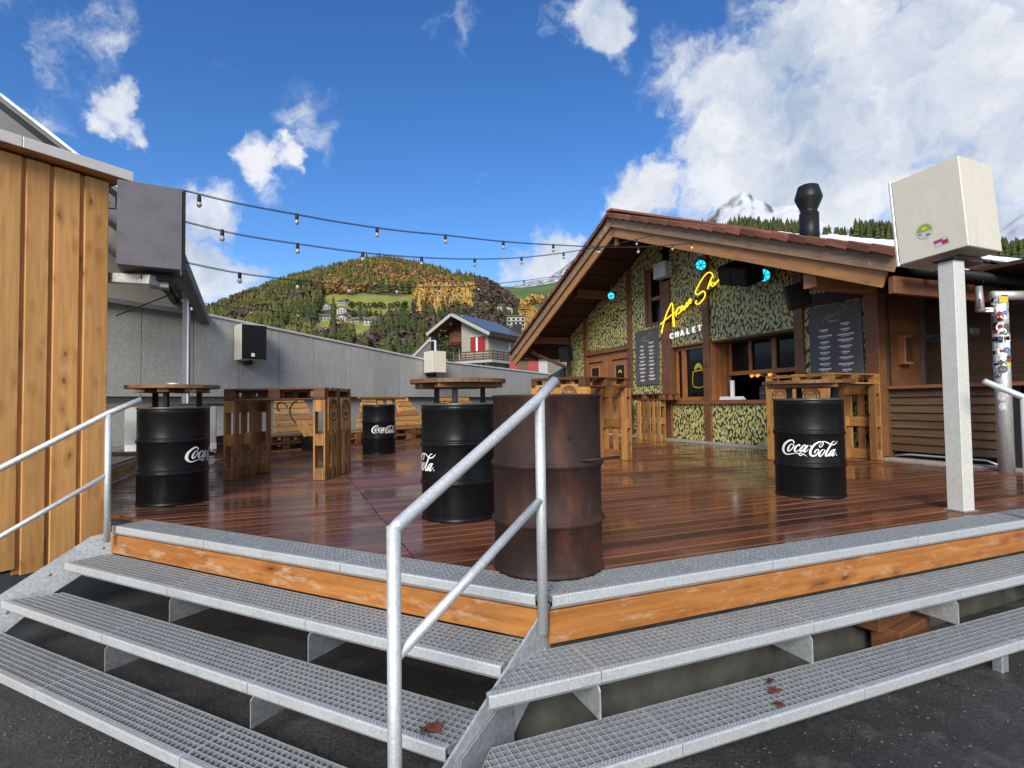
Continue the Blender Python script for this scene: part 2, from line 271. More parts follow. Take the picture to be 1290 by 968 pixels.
# ------------------------------------------------------------------ object helpers
WM = {}
def put(name, data, parent=None, mat=None, mw=None, **props):
    o = bpy.data.objects.new(name, data); COL.objects.link(o)
    mw = mw if mw is not None else Matrix.Identity(4)
    if data is not None and mat is not None and hasattr(data, 'materials') and not data.materials: data.materials.append(M[mat] if isinstance(mat, str) else mat)
    if parent is not None:
        o.parent = parent; o.matrix_basis = WM[parent.name].inverted() @ mw
    else: o.matrix_basis = mw
    WM[o.name] = mw
    for k, v in props.items(): o[k] = v
    return o
def thing(name, label, cat, loc, group=None):
    o = put(name, None, None, None, Matrix.Translation(Vector(loc)), label=label, category=cat)
    o.empty_display_size = .1
    if group: o['group'] = group
    return o
def struct(name, data, mat, mw=None, parent=None): return put(name, data, parent, mat, mw, kind='structure')
def mesh(verts, faces, smooth=False, name='m'):
    me = bpy.data.meshes.new(name); me.from_pydata([tuple(v) for v in verts], [], [tuple(f) for f in faces]); me.update()
    if smooth:
        for p in me.polygons: p.use_smooth = True
    return me
_cb = {}
def cbox(l, w, h, c, mat):
    k = (round(l, 3), round(w, 3), round(h, 3), round(c, 4), mat)
    if k in _cb: return _cb[k]
    bm = bmesh.new(); bmesh.ops.create_cube(bm, size=1)
    for v in bm.verts: v.co = Vector((v.co.x * l, v.co.y * w, v.co.z * h))
    if c > 0: bmesh.ops.bevel(bm, geom=list(bm.edges), offset=min(c, .3 * min(l, w, h)), segments=1, affect='EDGES')
    me = bpy.data.meshes.new('box'); bm.to_mesh(me); bm.free(); me.materials.append(M[mat]); _cb[k] = me; return me
def frame(c, x, up=(0, 0, 1)):
    x = Vector(x).normalized(); up = Vector(up); y = up.cross(x)
    if y.length < 1e-4: y = Vector((0, 1, 0)).cross(x)
    y.normalize(); z = x.cross(y)
    m = Matrix.Identity(4)
    for i in range(3): m[i][0] = x[i]; m[i][1] = y[i]; m[i][2] = z[i]; m[i][3] = c[i]
    return m
def box(name, c, x, dims, mat, parent=None, up=(0, 0, 1), ch=.004, **pr):
    """box centred at c, length along x, width across, height along up"""
    return put(name, cbox(*dims, ch, mat), parent, None, frame(c, x, up), **pr)
def beam(name, p0, p1, w, h, mat, parent=None, up=(0, 0, 1), ch=.004, **pr):
    p0, p1 = Vector(p0), Vector(p1); d = p1 - p0
    return box(name, (p0 + p1) / 2, d, (d.length, w, h), mat, parent, up, ch, **pr)
def tubemesh(pts, r, seg=10, cap=True):
    pts = [Vector(p) for p in pts]; V = []; F = []; n = len(pts); prev = None
    for i, p in enumerate(pts):
        d = (pts[min(i + 1, n - 1)] - pts[max(i - 1, 0)]).normalized()
        if prev is None: u = d.orthogonal().normalized()
        else: u = (prev - d * prev.dot(d)).normalized()
        prev = u; w = d.cross(u); rr = r[i] if isinstance(r, (list, tuple)) else r
        k = 1.
        if 0 < i < n - 1:
            co = (pts[i] - pts[i - 1]).normalized().dot((pts[i + 1] - pts[i]).normalized()); k = 1 / max(.6, math.sqrt((1 + co) / 2))
        V += [p + (u * math.cos(2 * PI * j / seg) + w * math.sin(2 * PI * j / seg)) * rr * k for j in range(seg)]
    for i in range(n - 1):
        for j in range(seg): F.append((i * seg + j, i * seg + (j + 1) % seg, (i + 1) * seg + (j + 1) % seg, (i + 1) * seg + j))
    if cap: F += [tuple(range(seg))[::-1], tuple((n - 1) * seg + j for j in range(seg))]
    return mesh(V, F, seg >= 8)
def tube(name, pts, r, mat, parent=None, seg=10, **pr): return put(name, tubemesh(pts, r, seg), parent, mat, None, **pr)
def lathemesh(prof, seg=40, cap=True):
    V = []; F = []
    for r, z in prof: V += [(r * math.cos(2 * PI * j / seg), r * math.sin(2 * PI * j / seg), z) for j in range(seg)]
    for i in range(len(prof) - 1):
        for j in range(seg): F.append((i * seg + j, i * seg + (j + 1) % seg, (i + 1) * seg + (j + 1) % seg, (i + 1) * seg + j))
    if cap: F += [tuple(range(seg))[::-1], tuple((len(prof) - 1) * seg + j for j in range(seg))]
    me = mesh(V, F, True)
    if cap:
        for p in me.polygons:
            if len(p.vertices) > 4: p.use_smooth = False
    return me
def T(*p): return Matrix.Translation(Vector(p))
def prism(poly, d, mw_face=None):
    """extrude a list of 3-D points by vector d"""
    n = len(poly); d = Vector(d); V = [Vector(p) for p in poly] + [Vector(p) + d for p in poly]
    nn = (Vector(poly[1]) - Vector(poly[0])).cross(Vector(poly[2]) - Vector(poly[1]))
    F = [tuple(range(n)), tuple(range(2 * n - 1, n - 1, -1))] + [(i, i + n, (i + 1) % n + n, (i + 1) % n) for i in range(n)]
    if nn.dot(d) > 0: F = [f[::-1] for f in F]
    return mesh(V, F)
def joined(boxes):
    """several oriented boxes (centre, x axis, dims[, up]) as one mesh"""
    V = []; F = []
    for b in boxes:
        m = frame(b[0], b[1], b[3] if len(b) > 3 else (0, 0, 1)); l, w, h = (q / 2 for q in b[2]); o = len(V)
        V += [m @ Vector((sx * l, sy * w, sz * h)) for sx in (-1, 1) for sy in (-1, 1) for sz in (-1, 1)]
        F += [tuple(o + i for i in f) for f in ((0, 1, 3, 2), (4, 6, 7, 5), (0, 4, 5, 1), (2, 3, 7, 6), (0, 2, 6, 4), (1, 5, 7, 3))]
    return mesh(V, F)
def clip(poly, nx, ny, off):
    """keep the part of a 2-D polygon where n.p >= off"""
    out = []
    for i in range(len(poly)):
        a, b = poly[i], poly[(i + 1) % len(poly)]; da = a[0] * nx + a[1] * ny - off; db = b[0] * nx + b[1] * ny - off
        if da >= 0: out.append(a)
        if (da > 0) != (db > 0) and abs(da - db) > 1e-9:
            t = da / (da - db); out.append((a[0] + (b[0] - a[0]) * t, a[1] + (b[1] - a[1]) * t))
    return out
# chalet frame: A runs into the chalet, B along its front wall
A = Vector((.9269, .3754, 0)).normalized(); B = Vector((-.3754, .9269, 0)).normalized(); Z = Vector((0, 0, 1))
def W(a, s, z): return A * a + B * s + Z * z
UL = Vector((-.889, .459, 0)).normalized(); NL = Vector((.459, .889, 0)).normalized()
def WL(u, n, z): return UL * u + NL * n + Z * z
# ------------------------------------------------------------------ ground
def ground_z(x, y): return -.715 + .033 * max(-6, min(6, x))
def ground():
    V = []; F = []; na = 96; rs = [0, 1, 2, 3, 4, 5, 7, 10, 15, 22, 32, 48, 75, 120, 200, 400, 900, 2500, 6000]
    for r in rs:
        for j in range(na):
            a = 2 * PI * j / na; x, y = r * math.sin(a), r * math.cos(a); z = ground_z(x, y)
            t = min(1, max(0, (r - 32) / 170)); z += -9 * t * t * (3 - 2 * t) - (.08 if r < 23 else 0); V.append((x, y, z))
    for i in range(len(rs) - 1):
        for j in range(na): F.append((i * na + j, i * na + (j + 1) % na, (i + 1) * na + (j + 1) % na, (i + 1) * na + j)[::-1])
    g = struct('ground', mesh(V, F, True), 'valley')
    V = []; F = []; rs = [0, .5, 1, 1.5, 2, 3, 4, 5, 6, 8, 11, 16, 24]
    for r in rs:
        for j in range(48):
            a = 2 * PI * j / 48; x, y = r * math.sin(a), r * math.cos(a); V.append((x, y, ground_z(x, y) + .006))
    for i in range(len(rs) - 1):
        for j in range(48): F.append((i * 48 + j, i * 48 + (j + 1) % 48, (i + 1) * 48 + (j + 1) % 48, (i + 1) * 48 + j)[::-1])
    struct('pavement', mesh(V, F, True), 'asphalt')
ground()
# ------------------------------------------------------------------ deck
WP0 = Vector((-6.33, 10.87, 0)); WD = Vector((.574, .819, 0)).normalized(); WNm = Vector((.819, -.574, 0)).normalized()
def build_deck():
    root = struct('deck', None, None, T(0, 0, 0))
    hp = []          # half planes in (a, s)
    def hpw(n, off): hp.append((n.dot(A), n.dot(B), off))
    hpw(NL, 2.271 + .245); hp += [(0, 1, 2.245 + .245), (1, 0, -1.925), (-1, 0, -7.83)]
    hpw(WNm, WNm.dot(WP0) - .3)
    w = .1415; s = 2.40; Rr = random.Random(3)
    while s < 17:
        for a0, a1 in ((-2.2, .648), (.656, 7.9)):
            poly = [(a0, s), (a1, s), (a1, s + w - .006), (a0, s + w - .006)]
            for h in hp:
                poly = clip(poly, *h)
                if len(poly) < 3: break
            if len(poly) < 3: continue
            cx = sum(p[0] for p in poly) / len(poly)
            dz = Rr.uniform(-.0015, .0015)
            bot = [Vector((p[0] - cx, p[1] - s, -.03)) for p in poly]
            mw = frame(W(cx, s, dz), A)
            c = .009
            top = [Vector((p[0] - cx, min(max(p[1] - s, c), w - .006 - c), 0)) for p in poly]
            mid = [Vector((p[0] - cx, p[1] - s, -c * 1.2)) for p in poly]
            n = len(poly); V = bot + mid + top; F = [tuple(range(2 * n, 3 * n))]
            for k in (0, 1):
                F += [(k * n + i, k * n + (i + 1) % n, (k + 1) * n + (i + 1) % n, (k + 1) * n + i) for i in range(n)]
            struct('deck_board', mesh(V, F), 'deck', mw, root)
        s += w
    # joists / dark underside sheet, and the sleepers
    poly = [(-2.2, 1.), (8., 1.), (8., 17.5), (-2.2, 17.5)]
    for h in hp: poly = clip(poly, *h)
    struct('underlay', prism([W(p[0], p[1], -.034) for p in poly], (0, 0, -.02)), 'dark', None, root)
    # glulam boards under the edge
    p0, p1 = WL(4.56, 2.271 + .03, -.135), WL(1.05, 2.271 + .03, -.135)
    box('fascia_board', (p0 + p1) / 2, p1 - p0, ((p1 - p0).length, .04, .135), 'fascia', root, kind='structure')
    q0, q1 = W(1.08, 2.245 + .03, -.14), W(6.2, 2.245 + .03, -.14)
    box('fascia_board', (q0 + q1) / 2, q1 - q0, ((q1 - q0).length, .04, .145), 'fascia', root, kind='structure')
    # foundation below
    f0, f1 = W(.95, 2.36, -.56), W(6.4, 2.36, -.56)
    struct('foundation_wall', prism([W(.95, 2.34, -.21), W(6.4, 2.34, -.21), W(6.4, 2.34, -1.1), W(.95, 2.34, -1.1)], B * .2), 'concrete', None, root)
    struct('foundation_wall', prism([WL(4.6, 2.75, -.05), WL(1.1, 2.75, -.05), WL(1.1, 2.75, -1.1), WL(4.6, 2.75, -1.1)], NL * .2), 'dark', None, root)  # shade under the steps put into this wall's near-black colour
    for k, (a, s, z) in enumerate(((3.30, 2.28, -.40), (3.42, 2.24, -.535))):
        box('sleeper', W(a, s, z), A * .9 + B * .2, (.42, .16, .13), 'post', root, kind='structure')
build_deck()
# ------------------------------------------------------------------ steel stairs
def grating(poly, z, u, pitch=.0333, first=.012):
    """welded bar grating: deep bearing bars along u and thin cross bars, clipped to a convex world polygon"""
    u = Vector(u).normalized(); v = Vector((-u.y, u.x, 0)); P = [(p.dot(u), p.dot(v)) for p in poly]
    out = []
    u0, u1 = min(p[0] for p in P), max(p[0] for p in P); v0, v1 = min(p[1] for p in P), max(p[1] for p in P)
    def seg(c, axis):
        xs = []
        for i in range(len(P)):
            a, b = P[i], P[(i + 1) % len(P)]; a_, b_ = a[axis] - c, b[axis] - c
            if (a_ > 0) != (b_ > 0): t = a_ / (a_ - b_); xs.append(a[1 - axis] + (b[1 - axis] - a[1 - axis]) * t)
        return (min(xs), max(xs)) if len(xs) >= 2 else None
    nv = max(2, round((v1 - v0) / pitch)); k = (v1 - v0 - .006) / nv
    for i in range(nv + 1):
        c = v0 + .003 + i * k; s = seg(c, 1)
        if s and s[1] - s[0] > .01: out.append((u * ((s[0] + s[1]) / 2) + v * c + Z * (z - .0165), u, (s[1] - s[0], .0032, .033)))
    nu = max(2, round((u1 - u0) / pitch)); k = (u1 - u0 - .006) / nu
    for i in range(nu + 1):
        c = u0 + .003 + i * k; s = seg(c, 0)
        if s and s[1] - s[0] > .01: out.append((u * c + v * ((s[0] + s[1]) / 2) + Z * (z - .0065), v, (s[1] - s[0], .0042, .011)))
    for i in range(len(poly)):      # banding bar round the edge
        a, b = poly[i], poly[(i + 1) % len(poly)]; a = Vector((a.x, a.y, 0)); b = Vector((b.x, b.y, 0)); out.append(((a + b) / 2 + Z * (z - .0175), b - a, ((b - a).length, .003, .033)))
    me = joined(out); me.materials.append(M['galv_dull']); me.materials.append(M['tube'])
    for f in me.polygons:
        if f.normal.z > .9: f.material_index = 1  # bar tops brighter than sides: light from above put into the colour
    return me
def nosing(p0, p1, n, z):
    """rolled front edge; n points outwards"""
    prof = [(-.034, .0015), (-.006, .0015), (-.0015, -.0005), (0, -.005), (0, -.044), (-.016, -.062), (-.024, -.062), (-.008, -.041), (-.006, -.008), (-.034, -.004)]
    d = (p1 - p0); ln = d.length; d = d.normalized(); V = []
    for p in (p0, p1): V += [p + n * q[0] + Z * (z + q[1]) for q in prof]
    k = len(prof); F = [(i, (i + 1) % k, k + (i + 1) % k, k + i) for i in range(k)] + [tuple(range(k))[::-1], tuple(range(k, 2 * k))]
    me = mesh(V, F); bm = bmesh.new(); bm.from_mesh(me); bmesh.ops.recalc_face_normals(bm, faces=bm.faces); bm.to_mesh(me); bm.free(); return me
def holes(p0, p1, n, z):
    """row of punched holes along the nosing, as small dark dished discs"""
    d = p1 - p0; ln = d.length; d = d.normalized(); V = []; F = []; x = .02
    while x < ln - .02:
        for off in (-.012, -.024):
            c = p0 + d * (x + (.008 if off < -.02 else 0)) + n * off + Z * (z + .0028); o = len(V)
            V += [c + (d * math.cos(j * PI / 3) + n * math.sin(j * PI / 3)) * .0045 for j in range(6)]; F.append(tuple(o + j for j in range(6)))
        x += .0165
    return mesh(V, F)
def tread(root, e0, e1, nrm, z, depth, b0=None, b1=None, detail=True):
    """one grating module between nose points e0 and e1; b0/b1 override the back corners"""
    u = (e1 - e0).normalized(); g = .0025
    e0 = e0 + u * g; e1 = e1 - u * g
    b0 = b0 or e0 - nrm * depth; b1 = b1 or e1 - nrm * depth
    f0, f1 = e0 - nrm * .030, e1 - nrm * .030
    t = put('tread', grating([f0, f1, b1, b0], z, u), root)
    put('nosing', nosing(e0, e1, nrm, z), t, 'tube')
    if detail: put('punched_holes', holes(e0, e1, nrm, z), t, 'galv_dull', kind='stuff')
    return t
def bolt(parent, p, n):
    put('bolt', lathemesh([(.011, 0), (.011, .006), (.006, .008)], 6), parent, 'galv_dull', T(*p) @ Vector(n).to_track_quat('Z', 'Y').to_matrix().to_4x4())
def plate(name, poly, d, parent, mat='galv'): return put(name, prism(poly, d), parent, mat)
def left_stairs():
    root = thing('metal_staircase', 'galvanised grating steps beside the wooden hut, three treads with the leaf clump on one', 'stairs', WL(2.8, 1.9, -.78))
    off = -NL
    n0, g, r = 2.271, .272, .205
    rows = [(0, [4.53, 3.45, 2.254, 1.068]), (1, [4.584, 3.384, 2.222, 1.10]), (2, [4.778, 3.534, 2.296, 1.19]), (3, [4.97, 3.627, 2.364, 1.30])]
    for i, js in rows:
        n = n0 - g * i; z = -r * i + (.003 if i == 0 else 0); js = list(js)
        for k in range(len(js) - 1):
            last = k == len(js) - 2
            e0, e1 = WL(js[k], n, 0), WL(js[k + 1], n, 0); dep = .24 if i == 0 else g
            b0 = b1 = None
            if i and k == 0: b0 = WL(rows[i - 1][1][0] + .01, n + dep, 0) if i > 1 else None
            if i and last: b1 = WL(rows[i - 1][1][-1] + .01, n + dep, 0)
            tread(root, e0, e1, off, z, dep, b0, b1)
            if i in (1, 2) and not last:     # cross plate under each joint
                p = WL(js[k + 1] - .012, n - .0, z)
                q = p + NL * .29
                plate('support_plate', [p + NL * .03 + Z * -.066, p + NL * .012 + Z * -.085, p + NL * .012 + Z * -.21, q + Z * -.21, q + Z * -.036], UL * .008, root, 'galv_dull')
    # stringers
    a, d = Vector((-2.998, 4.094, 0)) - NL * .0 + UL * .022, Vector((-.79, -.61, 0)).normalized()
    pts = [(-.03, -.048), (.10, -.062), (.62, -.40), (.98, -.66), (.98, -.86), (.80, -.84), (.30, -.42), (-.03, -.22)]
    side = Vector((d.y, -d.x, 0)); side = side if side.dot(UL) > 0 else -side
    s1 = plate('stringer', [a + d * t + Z * z for t, z in pts], side * .01, root)
    for t, z in ((.03, -.085), (.03, -.155), (.33, -.29), (.55, -.50)): bolt(s1, a + d * t + Z * z - side * .0, -side)
    a, d = Vector((.118, 2.505, 0)), Vector((-.607, -.795, 0)).normalized()
    pts = [(-.055, -.045), (.03, -.085), (.66, -.435), (1.2, -.76), (1.2, -1.0), (.75, -.98), (.20, -.47), (-.055, -.30)]
    side = Vector((-d.y, d.x, 0)); side = side if side.dot(UL) < 0 else -side
    s2 = plate('stringer', [a + d * t + Z * z for t, z in pts], side * .012, root)
    for t, z in ((-.01, -.15), (-.01, -.235)): bolt(s2, a + d * t + Z * z + side * .012, side)
    plate('corner_post', [a + d * .24 + side * .016 + Z * -.30, a + d * .56 + side * .016 + Z * -.43, a + d * .56 + side * .016 + Z * -.9, a + d * .24 + side * .016 + Z * -.9], side * .006, root, 'galv_dull')
    return root
left_stairs()
def right_stairs():
    root = thing('metal_staircase', 'two long galvanised grating steps on the right beside the asphalt', 'stairs', W(3, 1.8, -.65))
    off = -B
    rows = [(0, 2.245, 0.003, [1.09, 2.416, 3.623, 4.83, 6.03]), (1, 1.98, -.228, [.69, 1.18, 2.387, 3.545, 4.75, 5.95]), (2, 1.768, -.456, [.545, 1.409, 2.438, 3.652, 4.86, 6.05])]
    for i, s, z, js in rows:
        for k in range(len(js) - 1):
            e0, e1 = W(js[k], s, 0), W(js[k + 1], s, 0); dep = .24 if i == 0 else .275
            b0 = None
            if i == 1 and k == 0: b0 = W(1.02, s + dep, 0)
            if i == 2 and k == 0: b0 = W(.72, s + dep, 0)
            tread(root, e0, e1, off, z, dep, b0)
            if i == 1 and k < len(js) - 2:
                p = W(js[k + 1] - .006, s, z); q = p + B * .29
                plate('support_plate', [p + B * .03 + Z * -.066, p + B * .012 + Z * -.085, p + B * .012 + Z * -.20, q + Z * -.20, q + Z * -.036], A * .008, root, 'galv')
    for a in (3.60, 4.87):
        box('foot_bracket', W(a, 1.83, -.575), A, (.06, .05, .16), 'galv_dull', root)
right_stairs()
# ------------------------------------------------------------------ railings
def rail(label, top, mids, posts, r=.0215):
    root = thing('handrail', label, 'handrail', (posts[0][0][0], posts[0][0][1], posts[0][0][2]))
    tube('top_rail', top, r, 'tube', root, 14)
    for m_ in mids: tube('middle_rail', m_, r * .8, 'tube', root, 12)
    for p in posts: tube('post', p, r, 'tube', root, 14)
    return root
P1, P2 = Vector((.122, 2.445, 0)), Vector((-.387, 1.775, 0)); dr = (P1 - P2).normalized()
rail('galvanised tube handrail rising across the rust barrel at the steps corner', [P2 + Z * .47, P2 + Z * .485 + dr * .02, P1 + Z * .895, P1 + dr * .128 + Z * .975],
     [[P2 + Z * .062, P1 + Z * .447]], [[P1 + Z * -.14, P1 + Z * .89], [P2 + Z * -.98, P2 + Z * .485]], .0228)
L1 = Vector((-2.965, 4.025, 0)); dl = Vector((-.79, -.61, 0)).normalized()
rail('galvanised tube handrail running up against the spruce board hut', [L1 - dl * .20 + Z * .938, L1 + Z * .838, L1 + dl * .60 + Z * .47, L1 + dl * 1.1 + Z * .18, L1 + dl * 1.1 + Z * -.2],
     [[L1 + Z * .392, L1 + dl * .58 + Z * .026, L1 + dl * 1.1 + Z * -.30]], [[L1 + Z * -.10, L1 + Z * .83], [L1 + dl * 1.1 + Z * -.8, L1 + dl * 1.1 + Z * .18]], .0215)
R1 = Vector((3.64, 3.90, 0))
rail('galvanised tube handrail end in front of the sticker covered pipe', [R1 + Vector((-.235, .05, .985)), R1 + Z * .865, R1 + Vector((.5, -.5, .45))],
     [[R1 + Z * .42, R1 + Vector((.5, -.5, .02))]], [[R1 + Z * -.10, R1 + Z * .86]], .0215)
# ------------------------------------------------------------------ dry leaves on the treads and asphalt
def leaf(label, p, size, seed, group=None, n=6):
    rr = random.Random(seed); V = []; F = []
    for k in range(n):
        a = rr.uniform(0, 2 * PI); c = Vector((rr.uniform(-1, 1), rr.uniform(-.6, .6), rr.uniform(0, .5))) * size * (.55 if n > 1 else 0)
        u = Vector((math.cos(a), math.sin(a), rr.uniform(-.3, .5))); v = Vector((-math.sin(a), math.cos(a), rr.uniform(-.3, .6))); o = len(V); L_ = size * rr.uniform(.5, .8)
        pr = [(-1, 0, 0), (-.5, .45, .25), (.1, .3, .1), (.35, .6, .3), (1, .05, .25), (.35, -.55, .3), (.1, -.3, .05), (-.5, -.4, .25)]
        V += [c + u * q[0] * L_ + v * q[1] * L_ + Z * (q[2] * L_ * .6) for q in pr] + [c + Z * .004]
        F += [(o + 8, o + i, o + (i + 1) % 8) for i in range(8)]
    zmin = min(v.z for v in V)
    put('dry_leaf', mesh([v - Z * zmin for v in V], F), None, 'leafdry', T(*p), label=label, category='leaf', **({'group': group} if group else {}))
leaf('dark red clump of wet leaves on the left steps near the corner', (-.345, 2.195, -.408), .05, 1)
leaf('brown curled leaf lying mid tread on the lower right step', (1.16, 2.53, -.454), .034, 2, None, 4)
leaf('dark twiggy leaf hanging at the nose of the lower right step', (1.14, 2.42, -.453), .034, 3, None, 4)
leaf('blackish leaf scrap at the back edge of the lower right step', (1.18, 2.62, -.454), .036, 5, None, 4)
leaf('small dark red leaf on the asphalt below the right steps', (1.42, 2.02, ground_z(1.42, 2) + .008), .022, 7, None, 1)
def gravel():
    rr = random.Random(77); V = []; F = []
    oct_ = [(1, 0, 0), (-1, 0, 0), (0, 1, 0), (0, -1, 0), (0, 0, 1), (0, 0, -1)]; of = [(0, 2, 4), (2, 1, 4), (1, 3, 4), (3, 0, 4), (2, 0, 5), (1, 2, 5), (3, 1, 5), (0, 3, 5)]
    for k in range(2600):
        if k % 2: p = WL(rr.uniform(.9, 5.2), 1.40 - abs(rr.gauss(0, .22)) + .15, 0)
        else: p = W(rr.uniform(.3, 6), 1.70 - abs(rr.gauss(0, .35)) + .2, 0)
        if rr.random() < .25: p = Vector((rr.uniform(-4, 5), rr.uniform(1.2, 3.0), 0))
        sz = rr.choice((.0025, .003, .004, .004, .006, .009)); o = len(V); z = ground_z(p.x, p.y) + .006
        V += [(p.x + q[0] * sz * rr.uniform(.6, 1.3), p.y + q[1] * sz * rr.uniform(.6, 1.3), z + (q[2] + .4) * sz * .8) for q in oct_]; F += [tuple(o + i for i in f) for f in of]
    put('gravel', mesh(V, F), None, 'pebble', None, kind='stuff', label='loose gravel and grit along the foot of the metal steps', category='gravel')
gravel()
leaf('tiny reddish leaf on the asphalt at the bottom edge', (.70, 1.78, ground_z(.7, 1.78) + .008), .018, 9, None, 1)
# ------------------------------------------------------------------ drums
LOGO = [[(320,185,14),(325,150,30),(300,115,32),(255,110,40),(190,150,48),(130,220,55),(105,300,55),(105,360,55),(130,410,45),(180,440,32),(250,425,22),(330,405,16),(420,400,18),(500,415,22),(540,440,14),(575,465,6)],
 [(405,412,14),(425,430,26),(442,450,20),(490,430,12)], [(270,190,20),(215,270,42),(200,330,45),(215,365,30),(260,330,26),(310,260,24),(320,220,18),(290,195,14),(262,196,14)], [(300,215,12),(325,240,12),(350,235,8)],
 [(425,240,22),(440,208,28),(410,205,24),(360,260,42),(335,320,45),(350,365,30),(400,340,20),(450,290,12)], [(560,222,24),(530,205,22),(480,260,40),(445,320,42),(450,365,30),(500,320,22),(560,230,22)], [(600,210,22),(540,300,40),(515,360,36),(560,352,18),(605,295,12)],
 [(632,222,26),(668,232,26)], [(720,385,30),(740,330,30),(780,300,24),(800,320,20),(770,400,26),(710,445,36),(650,430,50),(635,370,52),(660,290,50),(720,200,44),(790,145,34),(850,130,24),(890,150,20),(880,200,18),(840,250,18),(815,240,16),(820,200,14),(860,165,10)],
 [(850,130,12),(920,125,18),(970,150,26),(1030,190,28),(1090,200,24),(1140,165,18),(1165,125,6)], [(870,310,20),(820,370,40),(805,430,42),(830,455,24),(880,400,24),(920,330,20),(890,305,14),(862,312,14)], [(1112,125,16),(1070,135,20),(1030,210,36),(970,320,42),(930,420,42),(945,455,24),(990,400,12)],
 [(1100,310,26),(1060,320,22),(1010,390,40),(990,445,34),(1030,420,22),(1100,320,22)], [(1118,300,24),(1065,400,38),(1055,445,32),(1090,430,16),(1130,370,10)], [(1132,425,22),(1146,438,22)]]
def smooth(st, k=4):
    out = []
    for i in range(len(st) - 1):
        p = [st[max(0, i - 1)], st[i], st[i + 1], st[min(len(st) - 1, i + 2)]]
        for j in range(k):
            t = j / k
            out.append(tuple(.5 * (2 * b + (c - a) * t + (2 * a - 5 * b + 4 * c - d) * t * t + (3 * b - a - 3 * c + d) * t ** 3) for a, b, c, d in zip(*p)))
    out.append(st[-1]); return out
def ribbon(strokes, fmap, wscale=1.):
    V = []; F = []
    for si, st in enumerate(strokes):
        st = smooth(st); o = len(V); n = len(st)
        for i, p in enumerate(st):
            a, b = st[max(0, i - 1)], st[min(n - 1, i + 1)]; dx, dy = b[0] - a[0], b[1] - a[1]; l = math.hypot(dx, dy) or 1
            # broad-nib pen: heavier down-strokes
            w = max(5, p[2]) * wscale * .5; nx, ny = -dy / l * w, dx / l * w
            V += [fmap(p[0] + nx, p[1] + ny, si), fmap(p[0] - nx, p[1] - ny, si)]
        F += [(o + 2 * i, o + 2 * i + 1, o + 2 * i + 3, o + 2 * i + 2) for i in range(n - 1)]
    return mesh(V, F)
DR = .288
def logo_map(x, y, si):
    u = max(-.999, min(.999, (x - 625) / 1080 * .427 / DR)); a = math.asin(u); r = DR + .0022 + .0003 * si
    return Vector((r * math.sin(a), -r * math.cos(a), .4375 + (287 - y) / 1080 * .42))
LOGO_ME = ribbon(LOGO, logo_map, .86)
def drum_prof(R_, h, lip=True):
    P = [(R_ - .012, 0), (R_ + .005, .0), (R_ + .006, .012), (R_ - .002, .02), (R_, .03)]
    for zc in (h * .335, h * .665): P += [(R_, zc - .034), (R_ + .006, zc - .026), (R_ + .0135, zc - .012), (R_ + .006, zc), (R_ - .001, zc + .004), (R_ + .005, zc + .014), (R_, zc + .026)]
    P += [(R_, h - .05), (R_ + .004, h - .042), (R_ - .002, h - .030), (R_ - .001, h - .016)]
    return P
BODY_ME = lathemesh(drum_prof(DR, .875), 56)
RIM_ME = lathemesh([(DR - .001, .858), (DR + .007, .862), (DR + .008, .872), (DR, .879), (DR - .012, .874), (DR - .014, .86)], 56, False)
LID_ME = lathemesh([(.012, .862), (DR - .013, .862), (DR - .013, .852), (.012, .852)], 40)
def drum(label, x, y, logos, top=None, bottom_tag=False, group=None):
    root = thing('steel_drum', label, 'drum', (x, y, 0), group); base = T(x, y, .001)
    view = math.atan2(x, y)
    put('body', BODY_ME, root, 'drum', base @ Matrix.Rotation(-view, 4, 'Z')); put('rim', RIM_ME, root, 'drum_rim', base); put('lid', LID_ME, root, 'drum', base)
    for ang in logos: put('logo', LOGO_ME, root, 'white', base @ Matrix.Rotation(-view + math.radians(ang), 4, 'Z'))
    return root
def round_top(label, x, y, z, r, rot, zleg=.875):
    """round plank top on three black legs standing on the drum"""
    root = thing('round_table_top', label, 'table top', (x, y, zleg))
    base = T(x, y, 0) @ Matrix.Rotation(rot, 4, 'Z')
    n = 6; w = 2 * r / n
    for i in range(n):
        v0, v1 = -r + i * w + .0015, -r + (i + 1) * w - .0015; P = []
        for v in np.linspace(v0, v1, 5): P.append((math.sqrt(max(0, r * r - v * v)), v))
        for v in np.linspace(v1, v0, 5): P.append((-math.sqrt(max(0, r * r - v * v)), v))
        Q = [p for k, p in enumerate(P) if math.hypot(p[0] - P[k - 1][0], p[1] - P[k - 1][1]) > .004]
        put('plank', prism([Vector((p[0], p[1], z)) for p in Q], (0, 0, -.03)), root, 'tabletop', base)
    for v in (-.2, .0, .2):
        hl = math.sqrt(r * r - v * v) - .05
        box('batten', base @ Vector((v, 0, z - .049)), base.to_3x3() @ Vector((0, 1, 0)), (2 * hl, .09, .036), 'tabletop', root)
    for k in range(3):
        a = k * 2 * PI / 3 + .5; p = base @ Vector((.215 * math.cos(a), .215 * math.sin(a), 0))
        box('leg', (p.x, p.y, (zleg + .002 + z - .068) / 2), (0, 0, 1), (z - .07 - zleg, .04, .04), 'black_metal', root, (1, 0, 0))
    return root
drum('black drum with its script logo half round the right side, next to the hut', -3.168, 5.13, [66])
round_top('dark round plank top with a metal ashtray, over the drum by the hut', -3.168, 5.13, 1.078, .385, .3)
drum('black drum half hidden by the rust barrel, logo wrapped round its left edge', -.425, 4.32, [-84, 128])
round_top('lighter orange round plank top over the drum behind the handrail', -.425, 4.32, 1.062, .375, 2.1)
drum('small distant black drum without a table top, in front of the pallet benches', -2.40, 9.86, [22])
